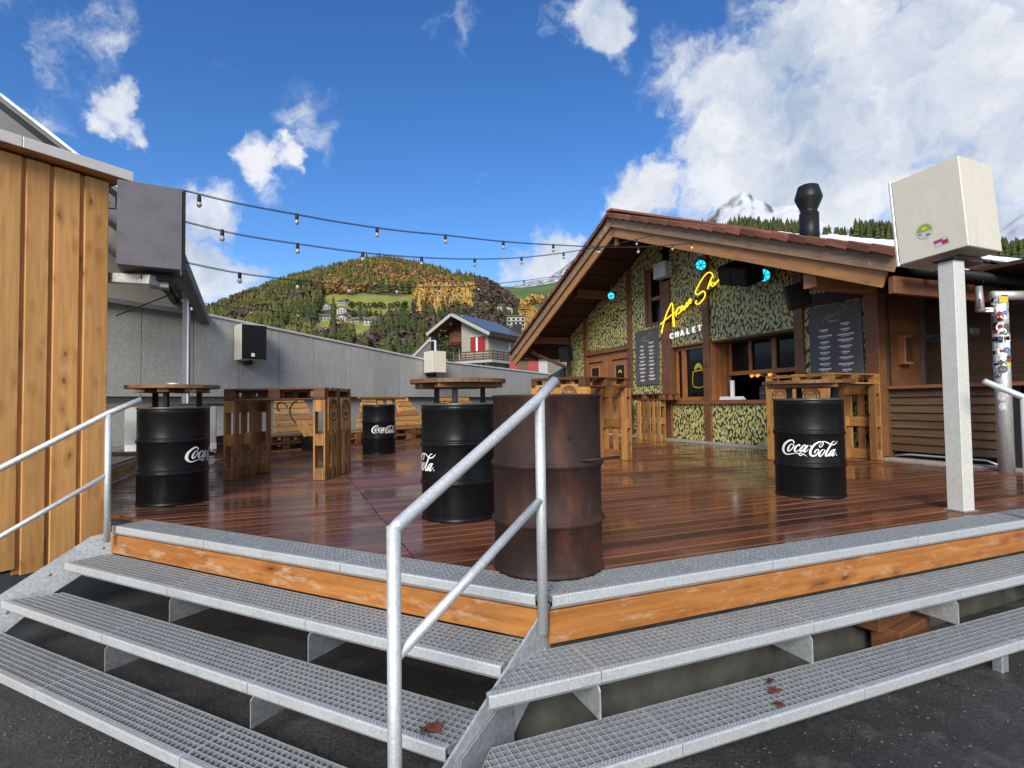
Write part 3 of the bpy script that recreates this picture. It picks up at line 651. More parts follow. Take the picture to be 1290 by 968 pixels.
drum('black drum with the whole white script logo facing the steps', 2.731, 5.073, [1])
round_top('thin weathered round top seen edge-on over the drum with the full logo', 2.731, 5.073, 1.04, .385, .9)
t = thing('ashtray', 'small round metal ashtray lying on the dark round table top', 'ashtray', (-3.16, 5.12, 1.079)); put('dish', lathemesh([(.05, 0), (.062, .004), (.066, .022), (.06, .022), (.052, .008), (.01, .006)], 20), t, 'galv', T(-3.16, 5.12, 1.079))
put('rest', mesh(*[[(-.02, -.06, .02), (.0, -.06, .02), (.0, -.04, .026), (-.02, -.04, .026)], [(0, 1, 2, 3)]]), t, 'galv_dull', T(-3.16, 5.12, 1.079))
def rust_drum():
    x, y, h, r = .185, 2.994, .915, .290
    root = thing('rusty_barrel', 'open rust brown fire barrel at the deck corner behind the handrail', 'barrel', (x, y, 0))
    P = [(r - .012, 0), (r + .006, 0), (r + .008, .014), (r + .002, .022), (r - .002, .034)]
    for zc in (h * .285, h * .605): P += [(r - .001, zc - .022), (r + .008, zc - .013), (r + .0165, zc), (r + .008, zc + .013), (r - .001, zc + .022)]
    P += [(r - .002, h * .8), (r, h - .02), (r + .008, h - .012), (r + .009, h - .002), (r + .003, h), (r - .008, h - .006), (r - .012, h - .03), (r - .014, .05), (.01, .045)]
    put('body', lathemesh(P, 64, False), root, 'rust', T(x, y, .001))
    view = math.atan2(x, y)
    for az, z in ((23, .70), (62, .71), (-75, .70), (-8, .30), (22, .235), (62, .26), (-62, .27), (-48, .55), (30, .545), (-66, .035)):
        a = math.radians(az) - view; rr = r + .0012
        m = T(x + rr * math.sin(a), y - rr * math.cos(a), z) @ Vector((math.sin(a), -math.cos(a), 0)).to_track_quat('Z', 'Y').to_matrix().to_4x4()
        put('hole', lathemesh([(.013, -.002), (.0145, .001), (.0115, .002), (.0, .0005)], 10, False), root, 'dark', m)
    a0 = math.radians(40) - view
    d = Vector((math.cos(a0 * .3), math.sin(a0 * .3) , 0)); c = Vector((x + .2, y - .235, .585))
    tube('iron_rod', [c - d * .05 + Z * -.004, c + d * .05, c + d * .16 + Z * .01], .007, 'rust', root, 8)
rust_drum()
# ------------------------------------------------------------------ pallets
def pallet(root, O, X, Y, mat, L=1.2, Wd=.8, th=.144, nb=5, rows=3, flat=False):
    """four-way pallet: boards along X on the +N face, blocks, bottom runners"""
    X, Y = Vector(X).normalized(), Vector(Y).normalized(); N = X.cross(Y); O = Vector(O)
    def bx(nm, x, y, n, l, w, h, xx=X):
        put(nm, cbox(l, w, h, .004, mat if not isinstance(mat, tuple) else R.choice(mat)), root, None, frame(O + X * x + Y * y + N * n, xx, N))
    bw = [.125, .085, .125, .085, .125] if nb == 5 else [.12] * nb
    sc = Wd / .8; gap = (Wd - sum(b * sc for b in bw)) / (len(bw) - 1); y = 0
    for b in bw: bx('board', L / 2, y + b * sc / 2, th - .011, L * R.uniform(.992, 1), b * sc * R.uniform(.95, 1), .021); y += b * sc + gap
    xs = [.0725, L / 2, L - .0725]; ys = [.05, Wd / 2, Wd - .05]
    for x in xs:
        bx('cross_board', x, Wd / 2, th - .033, Wd * .996, .14, .021, Y)
        for yy in ys: bx('block', x, yy, .022 + .0395, .14, .098, .078)
    for yy in ys: bx('runner', L / 2, yy, .0105, L * .995, .1, .021)
def emblem(root, c, right, up, w, h, mat='plate'):
    """burnt round emblem on a thin plate: ring, arched lettering, inner mark"""
    right, up = Vector(right).normalized(), Vector(up).normalized(); n = right.cross(up)
    pl = box('carved_plate', c, right, (w, h, .012), mat, root, n); bc = Vector(c) + n * .0068
    cy = h * .5 - w * .52; V = []; F = []
    def ring(r0, r1, a0, a1, seg, ox=0, oy=0, lift=0):
        o = len(V)
        for i in range(seg + 1):
            a = a0 + (a1 - a0) * i / seg
            for r in (r0, r1): V.append(bc + right * (ox + r * math.cos(a)) + up * (oy + r * math.sin(a)) + n * lift)
        for i in range(seg): F.append((o + 2 * i, o + 2 * i + 1, o + 2 * i + 3, o + 2 * i + 2))
    rad = w * .43
    ring(rad * .93, rad * 1.04, 0, 2 * PI, 40, 0, cy); ring(rad * .58, rad * .66, -.5, PI + .5, 26, 0, cy, .0003)
    for k in range(3): ring(rad * (.22 + .13 * k), rad * (.30 + .13 * k), PI * 1.15, PI * 1.85, 10, 0, cy - rad * .05, .0003)
    for sx in (-1, 1): ring(rad * .10, rad * .16, 0, 2 * PI, 12, sx * rad * .22, cy + rad * .2, .0004)
    put('burnt_ring', mesh(V, F), pl, 'burn')
    txt = 'EICHHOF'
    for i, ch in enumerate(txt):
        a = PI / 2 + (len(txt) / 2 - .5 - i) * .40; cu = bpy.data.curves.new('t', 'FONT'); cu.body = ch; cu.size = rad * .38; cu.offset = rad * .012; cu.align_x = 'CENTER'; cu.extrude = .0004
        p = bc + right * (rad * .70 * math.cos(a)) + up * (cy + rad * .70 * math.sin(a)) + n * .0008; rr = right * math.cos(a - PI / 2) + up * math.sin(a - PI / 2); uu = n.cross(rr)
        m = Matrix((rr.to_4d(), uu.to_4d(), n.to_4d(), (0, 0, 0, 1))).transposed(); m.translation = p
        for q in range(3): m[3][q] = 0
        to = bpy.data.objects.new('tmp', cu); me = bpy.data.meshes.new_from_object(to); bpy.data.objects.remove(to); bpy.data.curves.remove(cu)
        put('letter', me, pl, 'burn', m)
def pallet_table(label, O, ex, ey, L, Wd, h, mats, plates=None, group=None, pz=(.57, .97)):
    ex, ey = Vector(ex).normalized(), Vector(ey); ey = (ey - ex * ey.dot(ex)).normalized(); O = Vector(O)
    root = thing('pallet_table', label, 'pallet table', O, group)
    hv = h - .145
    pallet(root, O + ex * .144, Z, ey, mats[0], hv, Wd)                       # N = Z x ey = -ex : boards face outwards
    pallet(root, O + ex * (L - .144) + ey * Wd, Z, -ey, mats[1], hv, Wd)
    pallet(root, O + Z * (hv + .0005), ex, ey, mats[2], L, Wd)
    if plates:
        for f in (.26, .74):
            zc = (pz[0] + pz[1]) / 2
            if plates == 'left': emblem(root, O - ex * .007 + ey * Wd * (1 - f) + Z * zc, -ey, Z, .30, pz[1] - pz[0])
            else: emblem(root, O + ex * (L + .007) + ey * Wd * f + Z * zc, ey, Z, .30, pz[1] - pz[0])
    return root
pallet_table('high pallet table with two carved plates on its end, left of the small drum', (-3.425, 6.495, 0), (.998, -.065, 0), (.065, .998, 0), 1.235, .85, 1.088, ('pallet', 'pallet', 'pallet_dark'), 'right')
pallet_table('tall orange pallet table behind the rust barrel, dark pallet on top', (.97, 7.35, 0), (.68, .73, 0), (-.73, .68, 0), 1.2, .95, 1.225, ('pallet_hot', 'pallet', 'pallet_dark'), 'left', None, (.75, 1.12))
pallet_table('bright orange pallet table behind the fully lettered drum, round emblems on its end', (4.15, 7.17, 0), (.88, .47, 0), (-.47, .88, 0), 1.2, .95, 1.215, ('pallet_hot', 'pallet', 'pallet'), 'left', None, (.67, 1.06))
def wall_table():
    root = thing('pallet_table', 'narrow pallet shelf table against the chalet wall under the left menu board', 'pallet table', W(7.4, 9.7, 0))
    pallet(root, W(7.46, 9.66, .0), Z, B, 'pallet', .89, .85); pallet(root, W(7.30, 9.58, .892), B, -A, 'pallet_dark', 1.3, .44) if 0 else pallet(root, W(7.30, 10.9, .892), -B, A, 'pallet_dark', 1.35, .44)
wall_table()
def WW(d, n, z): return WP0 + WD * d + WNm * n + Z * z
def sofa(label, d0, d1, b0, b1, slots, marks):
    root = thing('pallet_bench', label, 'bench', WW((d0 + d1) / 2, 1.3, 0))
    n = max(1, round((d1 - d0) / 1.25)); w = (d1 - d0) / n
    for i in range(n):
        for k in range(2): pallet(root, WW(d0 + i * w + .004, 1.72, .001 + .1455 * k), WD, -WNm * -1 if 0 else -WNm, ('pallet', 'pallet_dark', 'pallet_dark'), w - .008, .95)
    # leaning back of planks, narrower towards the top
    m = 6; zb, zt = .31, 1.06
    for i in range(m):
        t0 = (i + .5) / m; z = zb + (zt - zb) * t0; nn = .86 - .34 * t0; ins = .17 * t0 * (b1 - b0) * 1.15
        dirn = (WNm * -.34 + Z * .75).normalized(); up = WD.cross(dirn)
        if up.dot(WNm) < 0: up = -up
        p0, p1 = WW(b0 + ins, nn, z), WW(b1 - ins, nn, z)
        if slots and i >= 3:
            box('plank', (p0 + p1) / 2 + (p1 - p0) * -.36, p1 - p0, ((p1 - p0).length * .28, .116, .024), 'pallet_hot', root, up); box('plank', (p0 + p1) / 2 + (p1 - p0) * .36, p1 - p0, ((p1 - p0).length * .28, .116, .024), 'pallet_hot', root, up)
        else: box('plank', (p0 + p1) / 2, p1 - p0, ((p1 - p0).length, .116, .024), 'pallet_hot' if i != 2 else 'pallet', root, up)
    if slots:
        for i in range(4):
            q0, q1 = WW(b0 + (b1 - b0) * (.30 + .125 * i), .64, .66), WW(b0 + (b1 - b0) * (.30 + .125 * i), .50, 1.04); beam('plank', q0, q1, .16, .024, 'pallet_hot', root, WNm)
        beam('top_rail', WW(b0 + .35, .53, 1.05), WW(b1 - .55, .53, 1.05), .1, .045, 'pallet', root)
    dirn = (WNm * -.34 + Z * .75).normalized(); up = WD.cross(dirn); up = up if up.dot(WNm) > 0 else -up
    for (cx, cz, r, a0, a1) in marks:
        V = []; F = []; c = WW(b0 + (b1 - b0) * cx, .86 - .34 * cz, zb + (zt - zb) * cz) + up * .0135
        for i in range(15):
            a = a0 + (a1 - a0) * i / 14
            for q in (r, r + .035): V.append(c + WD * q * math.cos(a) + dirn * q * math.sin(a))
        F = [(2 * i, 2 * i + 1, 2 * i + 3, 2 * i + 2) for i in range(14)]; put('burnt_curve', mesh(V, F), root, 'burn')
    return root
sofa('pallet bench seen through the table on the left, back with a burnt arc', .35, 2.75, 1.2, 2.3, False, [(.72, .5, .3, 1.8, 4.6), (.3, .7, .1, 0, 4)])
sofa('pallet bench behind the small drum, back with a slotted middle', 2.85, 5.75, 3.3, 5.75, True, [(.2, .3, .12, 0, 5)])
sofa('pallet bench far back, seen under the lighter orange round top', 5.95, 8.6, 6.1, 8.3, False, [(.16, .72, .10, -.6, 1.8), (.30, .72, .09, .8, 3.6), (.40, .68, .08, 0, 3.4)])
t = thing('ramp_board', 'orange plank leaning on the pallet bench with its shadow as a black wedge', 'board', WW(1.5, 1.9, 0))
put('side_panel', prism([WW(1.2, 1.80, .002), WW(1.2, 2.25, .002), WW(1.2, 1.80, .46)], WD * .05), t, 'black')  # black wedge stands in for the leaning plank's shadow
beam('plank', WW(1.24, 1.74, .56), WW(1.24, 2.0, .27), .22, .03, 'pallet_hot', t)
t = thing('crate', 'small dark wooden crate on the deck left of the carved pallet table', 'crate', (-4.75, 9.3, 0))
for k in range(3): box('slat', (-4.75, 9.06, .07 + .135 * k), (1, .1, 0), (.34, .02, .1), 'pallet_dark', t)
for sx in (-.16, .16): box('side_panel', (-4.75 + sx, 9.25, .2), (-.1, 1, 0), (.34, .02, .38), 'pallet_dark', t)
# ------------------------------------------------------------------ left stage with bench
def stage():
    root = struct('stage', None, None, T(*W(-2.5, 8, 0)))
    for k in range(13):
        a1 = -1.96 - k * .145; beam('stage_board', W(a1 - .07, 6.3 - k * .05, .19), W(a1 - .07, 11.5, .19), .138, .03, 'greywood', root, kind='structure')
    for k in range(2): beam('edge_board', W(-1.945, 5.6, .045 + .088 * k), W(-1.945, 11.0, .045 + .088 * k), .03, .082, 'pallet', root, kind='structure')
stage()
def stage_bench():
    c = Vector((-4.95, 7.6, .205)); root = thing('bar_table', 'narrow wooden bar table on black legs behind the left drum', 'table', c)
    beam('top', c + Vector((-1.2, .15, .70)), c + Vector((.9, -.1, .70)), .34, .04, 'tabletop', root)
    for q in (-.9, -.05, .09, .75):
        p = c + Vector((q, -q * .1, 0)); box('leg', p + Z * .34, (0, 0, 1), (.68, .085, .06), 'black_metal', root, (1, 0, 0))
    beam('foot_bar', c + Vector((-1.1, .12, .03)), c + Vector((.85, -.1, .03)), .07, .05, 'black_metal', root)
    p = Vector((-5.35, 8.6, .205)); t = thing('folding_panel', 'pale panel standing behind the bar table on the stage', 'panel', p); box('sheet', p + Z * .36, (1, .2, 0), (1.3, .03, .72), 'render_white2', t); box('kick_board', p + Vector((.02, -.022, .05)), (1, .2, 0), (1.3, .015, .1), 'grey_flash', t)
stage_bench()
# ------------------------------------------------------------------ spruce hut on the left
def hut():
    c = Vector((-3.43, 4.62, 0)); d = Vector((-.5, -.866, 0)); n = Vector((.866, -.5, 0)); root = thing('wooden_hut', 'hut clad in upright pale spruce boards with a grey metal roof edge', 'hut', c + d * 1 + Z * -.72)
    z0, z1 = -.34, 2.80; x = 0.; k = 0
    Rr = random.Random(8)
    put('wall', prism([c - n * .05 + Z * z0, c + d * 2.6 - n * .05 + Z * z0, c + d * 2.6 - n * .05 + Z * z1, c - n * .05 + Z * z1], -n * .05), root, 'dark')
    put('side_wall', prism([c - n * .02 + Z * z0, c - n * 1.8 + Z * z0, c - n * 1.8 + Z * z1, c - n * .02 + Z * z1], d * .04), root, 'hut')
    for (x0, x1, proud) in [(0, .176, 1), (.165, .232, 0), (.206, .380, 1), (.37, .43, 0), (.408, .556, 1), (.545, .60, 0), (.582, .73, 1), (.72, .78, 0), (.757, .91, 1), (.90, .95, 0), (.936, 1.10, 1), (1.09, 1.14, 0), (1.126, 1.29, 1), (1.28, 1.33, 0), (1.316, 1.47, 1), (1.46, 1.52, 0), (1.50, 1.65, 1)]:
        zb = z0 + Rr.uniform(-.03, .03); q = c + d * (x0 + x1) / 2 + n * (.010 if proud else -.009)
        box('cladding_board', q + Z * (zb + z1) / 2, (0, 0, 1), (z1 - zb, x1 - x0 - .002, .024), 'hut' if proud else 'hut_shaded', root, n, .005)
    p0, p1 = c - d * .13 + n * .14, c + d * 2.4 + n * .14
    for a, b in ((p0, c + d * .62 + n * .14), (c + d * .623 + n * .14, p1)): beam('roof_edge', a + Z * 2.865, b + Z * 2.865, .012, .085, 'grey_flash', root)
    put('roof', prism([p0 + Z * 2.89 - n * .012, p1 + Z * 2.89 - n * .012, p1 - n * 2 + Z * 3.0, p0 - n * 2 + Z * 3.0], Z * -.05), root, 'roof_grey')
    put('soffit', prism([p0 + Z * 2.822 - n * .01, p1 + Z * 2.822 - n * .01, p1 - n * .2 + Z * 2.822, p0 - n * .2 + Z * 2.822], Z * .004), root, 'hut_shaded')
    for k in range(9): put('nail', lathemesh([(.004, 0), (.003, .002)], 6), root, 'galv', T(*(c + d * (.08 + .186 * (k // 3)) + n * .0245 + Z * (.2 + .9 * (k % 3)))) @ n.to_track_quat('Z', 'Y').to_matrix().to_4x4())
hut()
# ------------------------------------------------------------------ loudspeaker enclosures on posts
def enclosure(name, label, cat, N0, f, s, u, L, Wd, h, mat, lip=True, stickers=False, extra=None):
    """N0 = near top corner; f along the side, s along the back, u up"""
    f, s, u = Vector(f).normalized(), Vector(s).normalized(), Vector(u).normalized(); c = Vector(N0) + f * L / 2 + s * Wd / 2 - u * h / 2
    root = thing(name, label, cat, c - u * h / 2)
    box('casing', c, f, (L, Wd, h), mat, root, u, .006)
    if lip:
        o = Vector(N0) + f * (L + .012)
        for (a, b, w) in ((o + u * .01, o - u * (h + .01), 0), (o + s * Wd + u * .01, o + s * Wd - u * (h + .01), 0)): beam('front_lip', a, b, .02, .012, 'cap', root, s)
        beam('front_lip', o + u * .004, o + s * Wd + u * .004, .02, .012, 'cap', root, u); beam('front_lip', o - u * h, o + s * Wd - u * h, .02, .012, 'cap', root, u)
        box('speaker_grille', o + s * Wd / 2 - u * h / 2 - f * .004, s, (Wd - .04, .006, h - .04), 'black', root, u)
    return root, c
def ortho(yaw, tilt, roll=0):
    f = Vector((math.cos(yaw), math.sin(yaw), 0)); s = Vector((-math.sin(yaw), math.cos(yaw), 0)); f2 = f * math.cos(tilt) + Z * math.sin(tilt); u2 = -f * math.sin(tilt) + Z * math.cos(tilt)
    return f2, s, u2
def right_box():
    f, s, u = ortho(1.989, -.063); s = -s
    N0 = Vector((3.453, 4.15, 2.732))
    root, c = enclosure('speaker_enclosure', 'cream metal loudspeaker box with stickers on top of the square steel post', 'speaker box', N0, f, s, u, .50, .465, .716, 'box_cream')
    side = -s
    # stickers on the side face
    m = N0 + f * .285 - u * .50 + side * .0025
    put('round_sticker', mesh([m + (f * math.cos(a) + u * math.sin(a)) * .062 for a in np.linspace(0, 2 * PI, 24, False)], [tuple(range(24))]), root, 'sgrey')
    put('sticker_print', mesh([m + side * .001 + (f * math.cos(a) + u * math.sin(a)) * .056 for a in np.linspace(-.05, PI + .05, 14)], [tuple(range(14))]), root, 'sgreen')
    put('sticker_print', mesh([m + side * .0018 + f * x + u * y for x, y in ((-.02, .012), (.02, .012), (.012, .034), (-.01, .036))], [(0, 1, 2, 3)]), root, 'pale_gold')
    for x, k_ in ((-.022, 1.), (.036, .55)): put('sticker_print', mesh([m + side * .001 + f * (x + .017 * k_ * math.cos(a)) + u * (-.034 + .006 * math.sin(a) + (x + .02) * .25) for a in np.linspace(0, 2 * PI, 8, False)], [tuple(range(8))]), root, 'black')
    m = N0 + f * .175 - u * .625 + side * .0025; e1 = (f * -.99 + u * .12).normalized(); e2 = side.cross(e1)
    e2 = e2 if e2.dot(u) > 0 else -e2
    put('sticker', mesh([m + e1 * x + e2 * y for x, y in ((-.05, -.032), (.05, -.032), (.05, .032), (-.05, .032))], [(0, 1, 2, 3)]), root, 'sgrey')
    put('sticker_print', mesh([m + side * .001 + e1 * x + e2 * y for x, y in ((-.05, .0), (.0, .0), (0, -.026), (.046, -.026), (.046, .006), (.012, .006), (.012, .024), (-.05, .024))], [tuple(range(8))]), root, 'spink')
    pc = Vector((3.44, 4.245, 0))
    post = thing('steel_post', 'square galvanised steel post carrying the cream speaker box', 'post', pc)
    X = Vector((math.cos(-.58 + .645), math.sin(-.58 + .645), 0)); X = Vector((.80, -.60, 0)); ang = math.atan2(3.44, 4.245)
    X = Vector((math.cos(-ang - math.radians(-57)), math.sin(-ang - math.radians(-57)), 0))
    box('tube', pc + Z * .965, (0, 0, 1), (1.93, .118, .118), 'galv_post', post, X, .002)
    box('foot_plate', pc + Z * .006, X, (.16, .16, .012), 'galv_dull', post)
    q = Vector((c.x, c.y, 1.955)); box('bracket', q + (pc - q) * .3 + Z * .0, f, (.34, .12, .05), 'black_metal', root, (0, 0, 1)); box('head_plate', Vector((pc.x, pc.y, 1.938)), X, (.17, .17, .016), 'black_metal', post)
    box('timber_block', c - u * .385 + s * .10 - f * .05, s, (.30, .12, .05), 'post', root, u)
right_box()
def left_box():
    N0 = Vector((-2.80, 4.62, 2.74)); f = Vector((-.865, -.50, 0)).normalized(); s = Vector((-.50, .865, 0)).normalized(); u = Z.copy()
    root, c = enclosure('speaker_enclosure', 'dark grey loudspeaker box hung beside the hut roof', 'speaker box', N0 - f * .02, f, s, u, .47, .45, .70, 'box_grey', False)
    o = N0 - s * .004 - f * .0
    beam('front_lip', o + u * -.02, o - u * .75, .012, .03, 'box_grey', root, s)
    beam('front_lip', o - f * .02 + u * -.02, o - f * .02 - u * .75, .02, .06, 'black', root, s)
    box('bracket', c - u * .40 - f * .04, f, (.24, .2, .06), 'black_metal', root, u); box('bracket', c - u * .45 - f * .05, f, (.14, .12, .06), 'galv_dull', root, u)
    t = thing('wall_bracket_arm', 'short galvanised arm sticking out from the hut under the grey speaker box', 'metal arm', (-3.5, 4.72, 1.99)); beam('arm', (-3.62, 4.75, 2.02), (-3.03, 4.62, 1.955), .10, .08, 'galv', t)
left_box()
# ------------------------------------------------------------------ boundary wall of cement panels
def wtop(d): return 2.75 - .088 * d if d < 6.5 else 2.178 - .0262 * (d - 6.5)
def wall():
    root = thing('boundary_wall', 'long grey cement panel wall sloping down behind the deck with a pale metal cap', 'wall', WW(4, 0, 0))
    w = .92
    for k in range(-4, 15):
        d0, d1 = k * w + .006, (k + 1) * w - .006
        cuts = [d0, d1] if not (d0 < 6.5 < d1) else [d0, 6.5, d1]
        P = [WW(d0, 0, 1.085), WW(d1, 0, 1.085)] + [WW(d, 0, wtop(d)) for d in reversed(cuts)]
        me = prism(P, WNm * -.03); c = WW(d0, 0, 1.0)
        put('cement_panel', me, root, 'cement')
        for e in (d0 + .03, d1 - .03):
            for z in (1.14, wtop(e) - .06):
                if k % 2 == 0: put('screw', lathemesh([(.006, 0), (.004, .003)], 6), root, 'galv', T(*WW(e, .001, z)) @ WNm.to_track_quat('Z', 'Y').to_matrix().to_4x4())
        P = [WW(d0, -.16, -.1), WW(d1, -.16, -.1), WW(d1, -.16, 1.1), WW(d0, -.16, 1.1)]; put('cement_panel', prism(P, WNm * -.03), root, 'cement')
    for a, b in ((-4 * w, 6.5), (6.5, 15 * w)):
        for q in np.arange(a, b - .01, (b - a) / 3): 
            e = q + (b - a) / 3 - .004; beam('cap_strip', WW(q, -.06, wtop(q + 1e-3) + .022), WW(e, -.06, wtop(e - 1e-3) + .022), .19, .045, 'cap', root)
    put('wall_core', prism([WW(-4 * w, -.035, 1.07), WW(15 * w, -.035, 1.07), WW(15 * w, -.035, wtop(15 * w) - .01), WW(6.5, -.035, wtop(6.5) - .01), WW(-4 * w, -.035, wtop(-4 * w) - .01)], WNm * -.09), root, 'concrete')
    e0, e1 = WW(15 * w, 0, 0), Vector((1.78, 17.8, 0)); d = (e1 - e0).normalized(); n = Vector((d.y, -d.x, 0))
    put('return_wall', prism([e0 + Z * -.1, e1 + Z * -.1, e1 + Z * 1.98, e0 + Z * 1.93], n * .12), root, 'concrete'); beam('cap_strip', e0 + Z * 1.965, e1 + Z * 2.015, .2, .05, 'cap', root)
    return root
wall()
def wall_speakers():
    f, s, u = WNm, -WD, Z
    c = WW(.62, .30, 2.22); c = Vector((-5.52, 11.55, 2.215))
    root = thing('wall_speaker', 'loudspeaker with black grille and pale side fixed to the grey wall', 'loudspeaker', c - Z * .4)
    fx = Vector((.72, -.69, 0)).normalized(); sx = Vector((fx.y, -fx.x, 0)) * -1
    box('cabinet', c, fx, (.40, .52, .74), 'box_cream', root, Z, .008); box('grille', c + fx * .205, sx, (.50, .014, .72), 'black', root, Z, .004)
    g = c + fx * .2135; 
    put('badge', joined([(g + sx * -.03 + Z * -.27, sx, (.07, .003, .07))]), root, 'white')
    tube('arm', [c - Z * .37, c - Z * .42, c - fx * .34 - Z * .42], .035, 'black_metal', root, 8)
    c = WW(6.62, .33, 2.10)
    root = thing('wall_speaker', 'small white loudspeaker box on top of the wall kink below the village house', 'loudspeaker', c - Z * .3)
    fx = Vector((.62, -.78, 0)).normalized()
    box('cabinet', c, fx, (.5, .46, .62), 'box_cream', root, Z, .008); tube('arm', [c - Z * .31, c - Z * .38, WW(6.62, 0, 1.72)], .04, 'black_metal', root, 8)
wall_speakers()
# ------------------------------------------------------------------ canopy on the left
def canopy():
    root = thing('canopy', 'grey sheet canopy roof rising behind the hut with a slim steel post', 'canopy', (-5.5, 9, 0))
    F0, F1 = Vector((-3.50, 5.52, 2.68)), Vector((-6.20, 11.05, 2.68)); up = -A * 3.2 + Z * 2.56
    nrm = (F1 - F0).cross(up).normalized(); nrm = nrm if nrm.z > 0 else -nrm
    put('roof_sheet', prism([F0, F1, F1 + up, F0 + up], nrm * .06), root, 'canopy')
    put('roof_edge', prism([F0 + nrm * .062, F0 + up + nrm * .062, F0 + up + nrm * .035, F0 + nrm * .035], (F0 - F1).normalized() * .02), root, 'galv_dull')
    bk = (F1 - F0).normalized()
    put('white_soffit', prism([F0 + bk * .5 - nrm * .26 - up * .02, F0 + bk * .5 + up - nrm * .26, F0 + bk * .5 + up - nrm * .52, F0 + bk * .5 - nrm * .48], bk * .05), root, 'white_band')
    put('soffit', prism([F0 + bk * .12 - nrm * .04, F0 + bk * .12 + up - nrm * .04, F0 + bk * .12 + up - nrm * .25, F0 + bk * .12 - nrm * .25], bk * .05), root, 'canopy')
    beam('eave_beam', F0 + Z * -.06 + bk * .1, F1 + Z * -.06, .16, .14, 'canopy', root); beam('gutter', F0 + Z * -.0 + A * .05, F1 + A * .05, .05, .10, 'galv_dull', root)
    beam('inner_beam', F0 - A * .5 + Z * .26 + bk * .1, F1 - A * .5 + Z * .26, .10, .12, 'canopy', root)
    put('gable_panel', prism([WW(-3.4, .05, 2.86), WW(-.05, .05, 2.72), WW(-.55, .05, 3.25), WW(-2.2, .05, 4.6), WW(-3.4, .05, 5.2)], WNm * .04), root, 'beige')
    beam('purlin', WW(-3.4, .08, 2.86), WW(-.02, .08, 2.73), .1, .09, 'galv_dull', root)
    p = Vector((-5.36, 9.0, 0)); box('post', p + Z * 1.4, (0, 0, 1), (2.8, .10, .10), 'steel_purple', root, Vector((.9, .3, 0))); box('post_flange', p + Vector((.045, -.035, 1.4)), (0, 0, 1), (2.78, .012, .03), 'cap', root, Vector((.9, .3, 0)))
    tube('tie_rod', [p + Z * 2.62, p + Vector((-.75, -.4, 3.02))], .012, 'black_metal', root, 6); tube('tie_rod', [p + Vector((-.1, .1, 2.85)), p + Vector((-1.6, .6, 2.5))], .012, 'black_metal', root, 6)
canopy()
